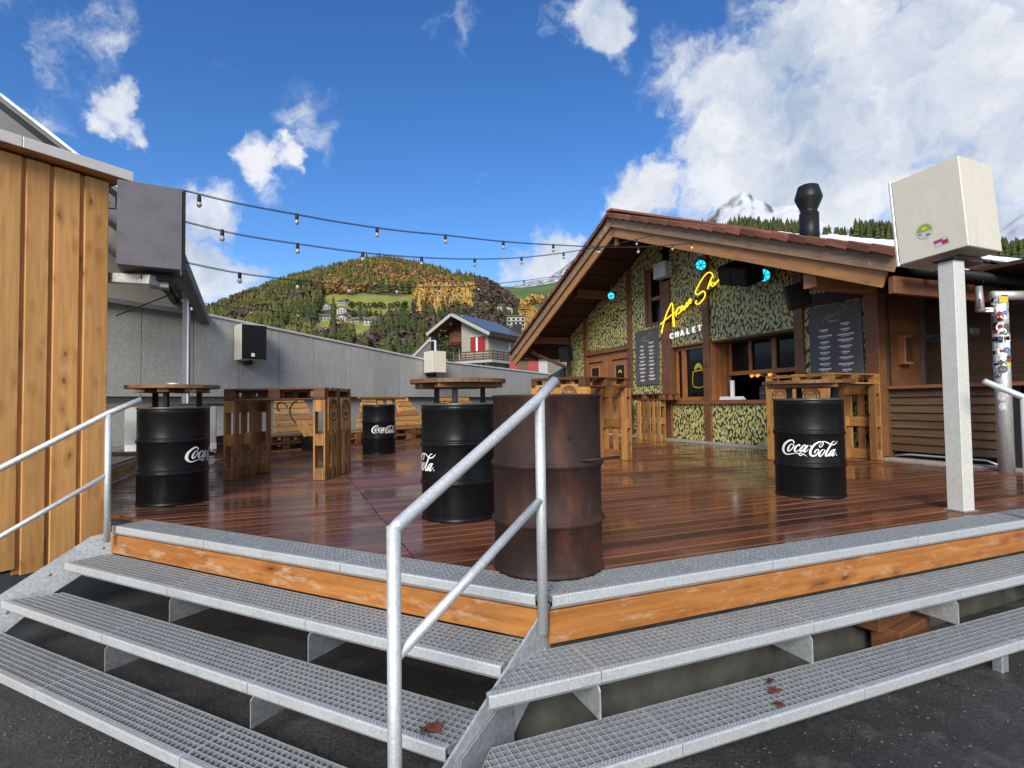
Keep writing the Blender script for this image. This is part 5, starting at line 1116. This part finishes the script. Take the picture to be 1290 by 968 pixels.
light_string('second string of bulbs from the middle of the grey box up to the gable peak', [(-2.843,4.729,2.491),(-2.531,5.049,2.473),(-2.136,5.454,2.497),(-1.624,5.978,2.546),(-1.07,6.546,2.637),(-0.47,7.161,2.772),(0.161,7.808,2.957),(0.835,8.498,3.207),(1.759,9.445,3.595),(2.768,10.479,4.067)], [(-2.627,4.95,2.481),(-2.136,5.454,2.497),(-1.624,5.978,2.546),(-1.07,6.546,2.637),(-0.47,7.161,2.772),(0.161,7.808,2.957),(0.835,8.498,3.207),(1.477,9.156,3.461),(2.343,10.043,3.85)])
light_string('third string of bulbs from the bottom of the grey box to the left eave', [(-2.87,4.779,2.147),(-2.643,5.306,2.171),(-2.347,5.993,2.251),(-2.01,6.775,2.362),(-1.611,7.701,2.533),(-1.155,8.759,2.752),(-0.592,10.064,3.051),(0.297,12.126,3.59),(1.227,14.285,4.187)], [(-2.643,5.306,2.171),(-2.347,5.993,2.251),(-2.01,6.775,2.362),(-1.611,7.701,2.533),(-1.155,8.759,2.752),(-0.592,10.064,3.051),(0.297,12.126,3.59)])
light_string('lowest string of bulbs crossing the hill from the canopy to the eave', [(-6.273,10.795,2.953),(-5.45,11.413,2.905),(-4.679,11.993,2.924),(-3.825,12.635,2.963),(-2.807,13.4,3.053),(-1.308,14.528,3.276),(-0.306,15.281,3.45),(0.56,15.932,3.6)], [(-5.45,11.413,2.905),(-4.679,11.993,2.924),(-3.825,12.635,2.963),(-1.308,14.528,3.276)])
# ------------------------------------------------------------------ village house beyond the wall
def village_house():
    C = Vector((-2.94, 70, 0)); ef = Vector((-.87, .5, 0)).normalized(); es = Vector((.5, .87, 0)).normalized()
    def H(f, s, z): return C + ef * f + es * s + Z * z
    root = thing('village_house', 'cream village chalet with red shutters, wrap-around balcony and blue sheet roof', 'house', C + Z * -8)
    put('wall', prism([H(0, 0, -9), H(4.2, 0, -9), H(4.2, 0, 12.0), H(0, 0, 10.0)], es * 9), root, 'render_white')
    put('wall', prism([H(4.2, 1.6, -9), H(8.1, 1.6, -9), H(8.1, 1.6, 10.6), H(4.9, 1.6, 12.2), H(4.2, 1.6, 12.0)], es * 7), root, 'soffit')
    put('wall', prism([H(4.2, 1.4, -9), H(7.9, 1.4, -9), H(7.9, 1.4, 8.6), H(4.2, 1.4, 8.6)], es * .2), root, 'render_white')
    # roof: two slopes
    for a, b in (((4.9, 12.75), (-1.0, 9.75)), ((4.9, 12.75), (9.0, 10.35))):
        p = [H(a[0], -1.3, a[1]), H(b[0], -1.3, b[1]), H(b[0], 10.5, b[1]), H(a[0], 10.5, a[1])]; put('roof', prism(p, Z * -.35), root, 'roof_brown')
        beam('barge_board', H(a[0], -1.33, a[1] - .2), H(b[0], -1.33, b[1] - .2), .12, .42, 'beige', root)
    beam('eave_board', H(-1.0, -1.2, 9.55), H(-1.0, 10.4, 9.55), .2, .55, 'soffit', root)
    for i in range(13):
        s = -.6 + i * .8; p0, p1 = H(4.6, s, 12.63), H(-.8, s, 9.88); beam('roof_sheet', p0 + Z * .08, p1 + Z * .08, .70, .05, 'solar', root)
        beam('standing_seam', p0 + es * .4 + Z * .10, p1 + es * .4 + Z * .10, .05, .05, 'solar', root)
    beam('vent_box', H(1.6, 10.4, 10.3), H(1.6, 10.4, 12.3), 1.3, 1.3, 'black', root)
    def wall_front(nm, f0, f1, z0, z1, s, mat, d=.08, par=root): return box(nm, H((f0 + f1) / 2, s - d / 2, (z0 + z1) / 2), ef, (f1 - f0, d, z1 - z0), mat, par)
    def wall_side(nm, s0, s1, z0, z1, mat, d=.08, par=root): return box(nm, H(-d / 2, (s0 + s1) / 2, (z0 + z1) / 2), es, (s1 - s0, d, z1 - z0), mat, par)
    for f0, f1 in ((.5, 1.6), (1.95, 2.75)): 
        w = wall_front('shutter', f0, f1, 7.6, 9.5, 0, 'red')
    wall_front('shutter_head', .4, 2.9, 9.5, 9.75, 0, 'beige'); wall_front('window', 1.65, 1.9, 7.6, 9.4, 0, 'white')
    for f0, f1 in ((4.6, 5.4), (5.6, 6.4), (6.6, 7.4)): wall_front('window', f0, f1, 6.9, 8.3, 1.4, 'glass')
    for f0, f1 in ((5.42, 5.58), (6.42, 6.58), (7.42, 7.8)): wall_front('window_frame', f0, f1, 6.8, 8.4, 1.4, 'white', .12)
    beam('awning', H(4.6, .4, 8.7), H(7.9, .4, 8.7), 1.6, .12, 'red', root); wall_front('gable_cladding', 5.2, 7.2, 9.2, 10.6, 1.55, 'post', .1)
    # balcony
    put('balcony_slab', prism([H(8.1, -1.4, 6.3), H(-1.4, -1.4, 6.3), H(-1.4, 8.5, 6.3), H(0, 8.5, 6.3), H(0, 0, 6.3), H(8.1, 0, 6.3)], Z * -.3), root, 'render_white2')
    for z in (6.45, 6.75, 7.05, 7.4): beam('balcony_rail', H(8.1, -1.4, z), H(-1.4, -1.4, z), .06, .17, 'siding', root); beam('balcony_rail', H(-1.4, -1.35, z), H(-1.4, 8.5, z), .06, .17, 'siding', root)
    for f in np.arange(-1.4, 8.2, 1.35): box('baluster', H(f, -1.36, 6.85), Z, (1.1, .1, .1), 'soffit', root)
    for s in np.arange(0, 8.5, 1.4): box('baluster', H(-1.36, s, 6.85), Z, (1.1, .1, .1), 'soffit', root)
    for f0, f1 in ((.4, 1.1), (1.3, 2.0)): wall_front('window', f0, f1, 4.2, 5.9, 0, 'glass')
    for f0, f1 in ((.25, .4), (1.1, 1.3), (2.0, 2.15)): wall_front('window_frame', f0, f1, 4.1, 6.0, 0, 'white', .12)
    wall_front('shutter', 4.6, 7.6, 3.8, 5.6, 1.4, 'red')
    wall_side('window', 5.4, 6.4, 7.2, 9.0, 'glass'); wall_side('window_frame', 5.2, 5.4, 7.1, 9.1, 'white', .12); wall_side('shutter', 4.3, 6.4, 3.2, 6.0, 'red')
    # tree on the balcony
    t = thing('potted_shrub', 'small leafy shrub growing up in front of the village balcony', 'shrub', H(5.4, -1.9, -8)); V = []; F = []; rr = random.Random(4)
    for i in range(260):
        c = H(5.4 + rr.gauss(0, .55), -1.9 + rr.gauss(0, .4), 7.6 + rr.gauss(0, 1.1)); a = rr.uniform(0, 6.28); u = Vector((math.cos(a), math.sin(a), rr.uniform(-.5, .5))) * .2; v = Vector((-.3, .2, .9)) * .18; o = len(V); V += [c - u, c + v, c + u, c - v]; F.append((o, o + 1, o + 2, o + 3))
    put('foliage', mesh(V, F), t, 'hedge'); tube('trunk', [H(5.4, -1.9, -8), H(5.4, -1.9, 7.5)], .1, 'siding', t, 6)
    t = thing('lamp_post', 'slim pale street lamp pole in front of the village chalet', 'lamp post', H(3.9, -6, -8)); q = H(3.9, -6, 0); tube('pole', [q + Z * -8, q + Z * 8.6], .14, 'cap', t, 8); beam('arm', q + Z * 8.6, q + Z * 8.6 + ef * 1.1, .2, .12, 'cap', t); box('base', q + Z * 4.1, ef, (.7, .7, .9), 'cap', t)
    # second house to its left: long roof edge rising to a dark stair tower
    root2 = thing('village_house', 'dark roofed village house left of the red shutters, behind the white wall speaker', 'house', C + ef * 13 + Z * -8)
    put('roof', prism([H(15.4, 2, 6.6), H(9.9, 2, 10.6), H(9.0, 2, 10.6), H(9.0, 2, 6.2)], es * 7), root2, 'roof_grey'); beam('barge_board', H(15.6, 1.9, 6.6), H(9.9, 1.9, 10.75), .14, .4, 'beige', root2); put('wall', prism([H(14.3, 2.6, -9), H(9.2, 2.6, -9), H(9.2, 2.6, 9.4), H(14.3, 2.6, 6.9)], es * 6), root2, 'soffit'); box('stair_tower', H(9.1, 1.8, 8.7), Z, (4.2, 1.6, 2.0), 'black', root2, ef)
    box('window', H(11, 2.55, 5.2), ef, (1.2, .1, 1.3), 'glass', root2)
    # blue roof further left
    root3 = thing('village_house', 'low house with a blue grey roof just showing over the cement wall', 'house', (-19, 92, -8)); put('roof', prism([Vector((-24.2, 90, 7.6)), Vector((-15.2, 94, 7.2)), Vector((-16.5, 99, 9.9)), Vector((-23.2, 96, 10.1))], (0, 0, -.3)), root3, 'solar'); put('wall', prism([Vector((-23.6, 91, -8)), Vector((-15.6, 94.5, -8)), Vector((-15.6, 94.5, 7.2)), Vector((-23.6, 91, 7.5))], (-1.2, 5, 0)), root3, 'render_white')
    t4 = thing('village_house', 'red and cream house end showing under the chalet eave', 'house', (3, 60, -8))
    for x0, x1, m in ((-.25, .6, 'red'), (.6, 1.75, 'siding'), (1.75, 2.85, 'red'), (2.85, 3.8, 'render_white2'), (3.8, 8., 'greywood')): put('wall', prism([Vector((x0, 58, -8)), Vector((x1, 58, -8)), Vector((x1, 58, 5.6)), Vector((x0, 58, 5.6))], (0, 6, 0)), t4, m)
    put('roof', prism([Vector((.2, 57.5, 5.7)), Vector((8.4, 57.5, 5.7)), Vector((8.4, 61, 6.3)), Vector((.2, 61, 6.3))], (0, 0, -.2)), t4, 'roof_brown')
village_house()
# ------------------------------------------------------------------ hills and mountains
def ray(px, py):
    x, y = px - 645, 484 - py; c, s = math.cos(ROLL), math.sin(ROLL); x, y = c * x + s * y, -s * x + c * y
    cp, sp = math.cos(PITCH), math.sin(PITCH); v = Vector((x / 690, cp - sp * y / 690, sp + cp * y / 690)); return math.degrees(math.atan2(v.x, v.y)), math.degrees(math.atan2(v.z, math.hypot(v.x, v.y)))
def pix(P):
    d = np.asarray(P, float) - np.array([0, 0, .875]); cp, sp = math.cos(PITCH), math.sin(PITCH); fw = cp * d[..., 1] + sp * d[..., 2]; up = -sp * d[..., 1] + cp * d[..., 2]
    x, y = 690 * d[..., 0] / fw, 690 * up / fw; c, s = math.cos(ROLL), math.sin(ROLL); return 645 + c * x - s * y, 484 - (s * x + c * y)
def vnoise(x, y, sc, seed, octv=4):
    out = np.zeros_like(x, dtype=float); amp = 1.
    for o in range(octv):
        rs = np.random.default_rng(seed + o); ph = rs.uniform(0, 6.28, 8); fx = rs.uniform(-1, 1, 8) / sc; fy = rs.uniform(-1, 1, 8) / sc
        for k in range(8): out += amp * np.sin(x * fx[k] * 6 + y * fy[k] * 6 + ph[k]) / 5
        sc /= 2.1; amp *= .5
    return out
class Hill:
    """a slope facing the valley; crest heights are given by bearing"""
    def __init__(s, name, mat, sil, r0, rc, zb, drop, pw, amp, na=150, nr=46, seed=1, back=1.35):
        az = np.array([ray(*p)[0] for p in sil]); el = np.array([ray(*p)[1] for p in sil]); o = np.argsort(az); s.az, s.el = az[o], el[o] - drop; s.r0, s.rc, s.zb, s.pw, s.amp, s.seed = r0, rc, zb, pw, amp, seed
        A_ = np.linspace(s.az[0], s.az[-1], na); R_ = np.concatenate([np.linspace(r0, rc, nr), np.linspace(rc * 1.04, rc * back, 6)]); aa, rr = np.meshgrid(A_, R_); P = s.pt(aa, rr)
        n = na; V = P.reshape(-1, 3); m = len(R_); F = [(i * n + j, i * n + j + 1, (i + 1) * n + j + 1, (i + 1) * n + j) for i in range(m - 1) for j in range(n - 1)]
        s.me = mesh(V.tolist(), F, True); s.o = struct(name, s.me, mat); s.P = V
    def pt(s, az, r):
        zc = .875 + s.rc * np.tan(np.radians(np.interp(az, s.az, s.el))); t = np.clip((r - s.r0) / (s.rc - s.r0), 0, None); up = np.clip(t, 0, 1) ** s.pw; z = s.zb + (zc - s.zb) * up
        z = z - np.clip(t - 1, 0, None) * .5 * (zc - s.zb); a = np.radians(az); x, y = r * np.sin(a), r * np.cos(a)
        z = z + s.amp * vnoise(x, y, s.rc * .25, s.seed) * np.clip(t * 3, 0, 1); return np.stack([x, y, z], -1)
    def hit(s, px, py):
        az, el = ray(px, py); R_ = np.linspace(s.r0, s.rc, 400); P = s.pt(np.full(400, az), R_); e = np.degrees(np.arctan2(P[:, 2] - .875, R_)); k = int(np.argmax(e >= el)) if (e >= el).any() else 399; return Vector(P[k])
hill = Hill('hill', 'hillmat', [(-40, 470), (60, 440), (160, 420), (255, 394), (290, 377), (330, 361), (380, 344), (430, 332), (470, 324), (490, 323), (520, 329), (545, 336), (575, 346), (600, 350), (615, 355), (640, 372), (660, 386), (700, 410), (790, 440)], 150, 850, -9, .55, 1.12, 5, 190, 60, 3)
ridge = Hill('pasture_ridge', 'pasture', [(540, 420), (590, 380), (612, 366), (630, 362), (650, 363), (675, 359), (700, 353), (730, 342), (790, 320), (900, 300)], 500, 1800, 20, .1, 1.15, 10, 90, 24, 7)
frost = Hill('frosted_ridge', 'frost', [(600, 385), (635, 364), (655, 357), (672, 354), (690, 351), (703, 343), (715, 334), (730, 325), (770, 300), (900, 280)], 1500, 2900, 250, 0, 1.1, 30, 110, 30, 9)
alp = Hill('snow_mountain', 'alp', [(820, 330), (860, 300), (880, 285), (895, 272), (906, 261), (918, 254), (926, 247), (935, 243), (943, 245), (950, 250), (962, 253), (975, 259), (990, 257), (1003, 254), (1012, 261), (1040, 272), (1075, 284), (1120, 300), (1200, 305), (1240, 297), (1255, 287), (1265, 284), (1280, 276), (1300, 268), (1360, 245), (1500, 240)], 2500, 5200, 330, 0, 1.3, 110, 240, 60, 13)
slope = Hill('snow_slope', 'snow', [(760, 320), (830, 290), (880, 284), (930, 282), (980, 286), (1020, 291), (1060, 294), (1100, 297), (1140, 300), (1200, 308), (1262, 318), (1300, 322), (1400, 330)], 300, 900, 20, 0, 1.1, 2, 90, 16, 17)
def meadow_attr():
    P = hill.P; x, y = pix(P); nz = vnoise(P[:, 0], P[:, 1], 40, 40)
    def bx(x0, x1, y0, y1, e=6): return np.clip(np.minimum(np.minimum(x - x0, x1 - x) / e, np.minimum(y - y0, y1 - y) / (e * .35)) + nz * .5, 0, 1)
    m = np.maximum.reduce([bx(405, 526, 371, 391), bx(460, 522, 388, 399), bx(398, 486, 397, 413), bx(432, 475, 408, 436), bx(350, 405, 414, 436), bx(500, 560, 424, 445)]); a = hill.me.attributes.new('meadow', 'FLOAT', 'POINT'); a.data.foreach_set('value', m.astype(np.float32))
meadow_attr()
# --- far woods: joined stands (nobody could count them), plus the single trees that stand out
def conifer_tpl(seed, tiers=4, sides=7):
    rs = np.random.default_rng(seed); V = []; F = []
    for t in range(tiers):
        z0 = .08 + .9 * t / tiers * .92; z1 = min(1., z0 + .46 - .05 * t); r = .24 * (1 - t / tiers * .82); o = len(V)
        for j in range(sides): a = 2 * PI * j / sides + t; k = r * rs.uniform(.65, 1.15); V.append((k * math.cos(a), k * math.sin(a), z0 + rs.uniform(-.04, .04)))
        V.append((0, 0, z1 if t < tiers - 1 else 1.)); F += [(o + j, o + (j + 1) % sides, o + sides) for j in range(sides)]
    return np.array(V), np.array(F)
def round_tpl(seed, n=46):
    rs = np.random.default_rng(seed); V = []; F = []
    for i in range(n):
        d = rs.normal(size=3); d /= np.linalg.norm(d); d *= rs.uniform(.35, 1) ** .5; c = np.array([d[0] * .33, d[1] * .33, .55 + d[2] * .42]); u = rs.normal(size=3); u /= np.linalg.norm(u); w = np.cross(u, rs.normal(size=3)); w /= np.linalg.norm(w); q = rs.uniform(.07, .14); o = len(V)
        V += [c - u * q, c + w * q, c + u * q]; F.append((o, o + 1, o + 2)); V.append(c - w * q); F.append((o, o + 2, o + 3))
    o = len(V); V += [np.array(p) for p in ((-.02, 0, 0), (.02, 0, 0), (0, 0, .6))]; F.append((o, o + 1, o + 2)); return np.array(V), np.array(F)
CT = [conifer_tpl(i) for i in range(5)]; RT = [round_tpl(60 + i) for i in range(5)]
def stand(name, label, cat, mat, pts, hs, tpls, wide=1.):
    VV = []; FF = []; o = 0; rs = np.random.default_rng(len(pts))
    for p, h in zip(pts, hs):
        v, f = tpls[rs.integers(len(tpls))]; a = rs.uniform(0, 6.28); c, s = math.cos(a), math.sin(a); q = np.stack([(v[:, 0] * c - v[:, 1] * s) * h * wide, (v[:, 0] * s + v[:, 1] * c) * h * wide, v[:, 2] * h - .06 * h], 1) + np.array(p); VV.append(q); FF.append(f + o); o += len(v)
    if not VV: return
    put(name, mesh(np.concatenate(VV).tolist(), np.concatenate(FF).tolist()), None, mat, None, kind='stuff', label=label, category=cat)
HOUSES = [(411, 391, 12, 0, 'roof_grey'), (430, 384, 11, 1, 'roof_grey'), (430, 395.5, 13, 0, 'roof_brown'), (409, 404, 14, 1, 'roof_grey'), (430, 406, 13, 0, 'roof_grey'), (447, 408, 12, 1, 'roof_grey'), (439, 413, 7, 2, 'roof_brown'), (466, 410, 14, 0, 'roof_grey'), (410, 420, 9, 3, 'roof_red'), (498, 399, 12, 0, 'roof_brown'), (506, 400, 10, 1, 'roof_brown'), (487, 402, 10, 0, 'roof_grey'), (517, 401, 12, 1, 'roof_brown'), (538, 398, 12, 0, 'roof_grey'), (359, 420, 12, 0, 'roof_grey'), (388, 413, 12, 1, 'roof_brown'), (402, 424, 11, 0, 'roof_grey'), (556, 402, 11, 1, 'roof_grey'), (612, 388, 13, 0, 'roof_grey'), (629, 391, 14, 1, 'roof_brown'), (640, 395, 13, 0, 'roof_grey'), (622, 404, 12, 1, 'roof_grey')]
def house_keep(x, y): return any(abs(x - h[0]) < 9 and -3 < y - h[1] < 9 for h in HOUSES)
ORD = 'First Second Third Fourth Fifth Sixth Seventh Eighth Ninth Tenth Eleventh Twelfth Thirteenth Fourteenth Fifteenth Sixteenth Seventeenth Eighteenth Nineteenth Twentieth'.split()
def forests():
    rs = np.random.default_rng(77); n = 24000; az = rs.uniform(hill.az[0], hill.az[-1] - 1, n); r = hill.r0 + (hill.rc * 1.03 - hill.r0) * rs.uniform(.05, 1, n) ** .8; P = hill.pt(az, r); x, y = pix(P); nz = vnoise(P[:, 0], P[:, 1], 70, 90); nz2 = vnoise(P[:, 0], P[:, 1], 30, 190)
    G = {k: ([], []) for k in ('conifer', 'conifer_sun_tint', 'russet', 'larch', 'bare', 'hedge')}
    singles = []
    for i in range(n):
        X, Y, q = x[i], y[i], nz[i]
        if X < 232 or X > 780 or Y > 470: continue
        if house_keep(X, Y): continue
        mead = (405 < X < 526 and 371 + 2 * nz2[i] < Y < 389) or (436 < X < 522 and 389 < Y < 398) or (398 < X < 486 and 399 < Y < 414) or (432 < X < 476 and 408 < Y < 434) or (350 < X < 405 and 415 < Y < 436 and q > -.3)
        if mead:
            if (430 < X < 512 and 386.5 < Y < 389.5) or (430 < X < 480 and 397.5 < Y < 400): k, h = 'hedge', 5
            else: continue
        elif 526 < X < 596 and 371 + 6 * nz2[i] < Y < 399: k, h = ('larch' if rs.random() < .74 else 'conifer'), rs.uniform(11, 18)
        elif 655 < X < 720 and Y > 380: k, h = 'larch', rs.uniform(12, 18)
        elif 395 < X < 600 and Y < 376: k = 'russet' if q + rs.normal(0, .35) > -.12 else ('conifer_sun_tint' if rs.random() < .45 else 'conifer'); h = rs.uniform(11, 19) if k != 'russet' else rs.uniform(8, 13)
        elif X >= 570 and Y < 400: k = 'bare' if rs.random() < .75 else 'conifer'; h = rs.uniform(9, 15)
        elif Y > 396 and X > 395: 
            if rs.random() < (.75 if X < 496 else .4): continue
            k = 'bare' if (q > -.2) else 'conifer'; h = rs.uniform(8, 13) if k == 'bare' else rs.uniform(12, 19)
        else:
            g = q + rs.normal(0, .3); k = 'bare' if (g > .95 and Y > 372) else ('conifer_sun_tint' if g > -.05 else 'conifer'); h = rs.uniform(9, 17)
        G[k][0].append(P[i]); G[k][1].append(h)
    L_ = {'conifer': ('conifer_forest', 'dark spruce forest covering the flank of the hill'), 'conifer_sun_tint': ('conifer_forest', 'olive spruce forest coloured as if sunlit, mixed along the hill crest'), 'russet': ('autumn_forest', 'russet bare beech wood on the upper hill'), 'larch': ('larch_forest', 'glowing yellow larch wood right of the meadows'), 'bare': ('bare_forest', 'grey brown leafless wood on the lower hill'), 'hedge': ('hedge', 'low dark hedge rows between the hill meadows')}
    for k, (p, h) in G.items(): stand(L_[k][0], L_[k][1], 'wood', k, p, h, CT if k in ('conifer', 'conifer_sun_tint') else (CT + RT[:3] if k == 'larch' else RT), {'larch': .75, 'hedge': 1.3, 'bare': 1.1, 'russet': 1.15}.get(k, 1.))
    # far slopes on the right: spruces along the snowy edge
    pts = []; hs = []
    for (x0, x1, k, h0, h1, base) in ((925, 1012, 150, 12, 20, 3), (1012, 1080, 60, 8, 13, 0), (1078, 1135, 150, 16, 26, 3), (1240, 1400, 420, 14, 24, 3), (760, 925, 60, 10, 16, 2)):
        for _ in range(k):
            X = rs.uniform(x0, x1); a = ray(X, 300)[0]; r = slope.rc * rs.uniform(.93 if x0 > 1200 else .96, 1.02); pts.append(slope.pt(np.array(a), np.array(r))); hs.append(rs.uniform(h0, h1))
    stand('conifer_forest', 'frosted dark spruces along the snowy edge behind the chalet roof', 'wood', 'conifer', pts, hs, CT, .9)
    pts = []; hs = []
    for _ in range(260):
        X = rs.uniform(600, 735); a = ray(X, 380)[0]; r = rs.uniform(.5, .8) * ridge.rc; p = ridge.pt(np.array(a), np.array(r)); u, v = pix(p)
        if (605 < u < 650 and v > 366 + (u - 605) * .3) or (675 < u < 735 and 368 < v < 384 and rs.random() < .5): pts.append(p); hs.append(rs.uniform(14, 24))
    stand('conifer_forest', 'dark spruce strip beside the green far pasture', 'wood', 'conifer', pts, hs, CT, 1.)
    # trees that stand out one by one
    crown = {k: mesh(v.tolist(), f.tolist()) for k, (v, f) in (('s0', conifer_tpl(201, 7, 9)), ('s1', conifer_tpl(202, 6, 8)), ('l0', round_tpl(301, 110)), ('l1', round_tpl(302, 110)))}
    for k in ('s0', 's1'): crown[k].materials.append(M['conifer'])
    for k in ('l0', 'l1'): crown[k].materials.append(M['larch'])
    TR = tubemesh([(0, 0, -.05), (0, 0, .6)], [.022, .01], 5); TR.materials.append(M['siding'])
    def single(name, label, cat, p, h, kk, grp):
        t = thing(name, label, cat, p, grp); m = T(*p) @ Matrix.Rotation(rs.uniform(0, 6), 4, 'Z') @ Matrix.Diagonal((h, h, h, 1)); put('crown', crown[kk], t, None, m); put('trunk', TR, t, None, m)
    for i, (X, Y) in enumerate([(416, 440), (421, 437), (426, 441), (431, 437), (476, 436), (483, 438), (489, 434), (494, 438), (500, 436), (505, 440), (511, 437), (516, 441), (523, 440), (529, 438), (534, 441), (541, 439), (547, 436), (553, 434)]):
        p = hill.hit(X, Y); single('spruce_tree', ORD[i] + ' dark spruce from the left in the row at the foot of the hill', 'tree', p, rs.uniform(.9, 1.15) * 27 / 690 * p.length, rs.choice(['s0', 's1']), 'dark spruces at the foot of the hill')
    for i, (X, Y) in enumerate([(446, 399), (453, 391), (454, 400), (462, 400), (467, 399), (480, 401)]):
        p = hill.hit(X, Y); single('spruce_tree', ORD[i] + ' small spruce from the left on the hedge line between the hill meadows', 'tree', p, rs.uniform(.9, 1.2) * 10 / 690 * p.length, 's0', 'small spruces between the meadows')
    for i, (X, Y) in enumerate([(538, 394), (545, 390), (552, 384), (559, 388), (563, 394), (566, 382), (572, 389), (580, 386), (587, 392), (590, 399)]):
        p = hill.hit(X, Y); single('larch_tree', ORD[i] + ' golden larch from the left along the lower edge of the yellow wood', 'tree', p, rs.uniform(.9, 1.2) * 17 / 690 * p.length, rs.choice(['l0', 'l1']), 'golden larches on the hill')
    for i, (X, Y) in enumerate([(660, 396), (667, 390), (674, 386), (681, 388), (688, 392), (695, 384)]):
        p = ridge.hit(X, Y) if 0 else hill.hit(X, min(Y, 398)); p = Vector((0, 0, .875)) + Vector((math.sin(math.radians(ray(X, Y)[0])), math.cos(math.radians(ray(X, Y)[0])), math.tan(math.radians(ray(X, Y)[1])))) * 520
        single('larch_tree', ORD[i] + ' golden larch from the left beside the chalet roof slope', 'tree', p, 17 / 690 * 520, rs.choice(['l0', 'l1']), 'golden larches by the roof slope')
forests()
def hillside_houses():
    rs = random.Random(31); wn = ['render_white2', 'render_white', 'window', 'render_white']
    for i, (X, Y, w, c, rm) in enumerate(HOUSES):
        p = hill.hit(X, Y); k = max(.75, min(1.25, p.length / 560)); w = w * k * .74; d = w * .8; h = w * .5; yaw = rs.uniform(-.5, .5); e = Vector((math.cos(yaw), math.sin(yaw), 0)); n = Vector((math.sin(yaw), -math.cos(yaw), 0)); t = thing('hillside_house', HL[i], 'house', p)
        gable = i % 2 == 0; hh = h + w * .22
        def q(x, y, z): return p + e * x - n * y + Z * z
        if gable:
            put('wall', prism([q(-w / 2, 0, -4), q(w / 2, 0, -4), q(w / 2, 0, h), q(0, 0, hh), q(-w / 2, 0, h)], -n * d), t, wn[c])
            for sg in (-1, 1): put('roof', prism([q(0, -.8, hh + .5), q(sg * (w / 2 + .8), -.8, h - .1), q(sg * (w / 2 + .8), d + .5, h - .1), q(0, d + .5, hh + .5)], Z * -.4), t, rm)
        else:
            put('wall', prism([q(-w / 2, 0, -4), q(w / 2, 0, -4), q(w / 2, 0, h), q(-w / 2, 0, h)], -n * d), t, wn[c]); put('roof', prism([q(-w / 2 - .7, -.9, h - .2), q(w / 2 + .7, -.9, h - .2), q(w / 2 + .7, d / 2, hh), q(-w / 2 - .7, d / 2, hh)], Z * -.4), t, rm); put('roof', prism([q(-w / 2 - .7, d + .9, h - .2), q(w / 2 + .7, d + .9, h - .2), q(w / 2 + .7, d / 2, hh), q(-w / 2 - .7, d / 2, hh)], Z * -.4), t, rm)
        for fx in (-.28, .02, .3):
            for fz in (.2, .62): put('window', cbox(w * .13, .15, h * .22, 0, 'glass'), t, None, frame(q(fx * w, -.06, fz * h + .3), e))
    p = Vector((1.0, 430, 0)); az, el = ray(650, 409); p = Vector((math.sin(math.radians(az)) * 430, math.cos(math.radians(az)) * 430, .875 + 430 * math.tan(math.radians(el)))); t = thing('apartment_block', 'white apartment block with rows of balconies beside the chalet roof edge', 'building', p + Z * -12)
    put('wall', prism([p + Vector((-7, 0, -14)), p + Vector((7, 0, -14)), p + Vector((7, 0, 6.5)), p + Vector((-7, 0, 6.5))], (0, 9, 0)), t, 'render_white2'); box('roof', p + Vector((0, 4, 6.8)), (1, 0, 0), (15, 11, .5), 'roof_grey', t)
    for i in range(4):
        for j in range(5): put('window', cbox(1.9, .2, 1.5, 0, 'glass'), t, None, frame(p + Vector((-5.4 + i * 3.6, -.05, -9 + j * 3.3)), (1, 0, 0)))
    for j in range(5): box('balcony', p + Vector((0, -.6, -10.5 + j * 3.3)), (1, 0, 0), (14, 1.2, .8), 'render_white', t)
HL = ['white flat house on the left edge of the middle hill meadow', 'long pale house topmost under the bright meadow', 'white house with a brown roof below the topmost hill house', 'grey roofed house left of the dark spruces on the hill', 'pale house above the spruce clump at the meadow foot', 'grey gabled house in the lower hill meadow', 'tiny orange fronted house in front of the grey gable', 'wide pale house with two storeys right in the lower meadow', 'small red house among the bushes on the hill', 'bright white house at the right end of the hill meadows', 'second white house close beside the bright one at the meadow end', 'pale gabled house just left of the bright white pair', 'white and brown house behind the spruce row top', 'house with dark roof below the yellow larches', 'low white house far left just above the cement wall', 'brown roofed house left of the meadows near the wall', 'grey house between the red house and the wall top', 'grey roofed house at the lower edge of the larch wood', 'pale house at the foot of the dark wooded slope', 'white house with brown roof below the dark wooded slope', 'rightmost pale house before the apartment block', 'grey roofed house just above the blue sheet roof']
hillside_houses()
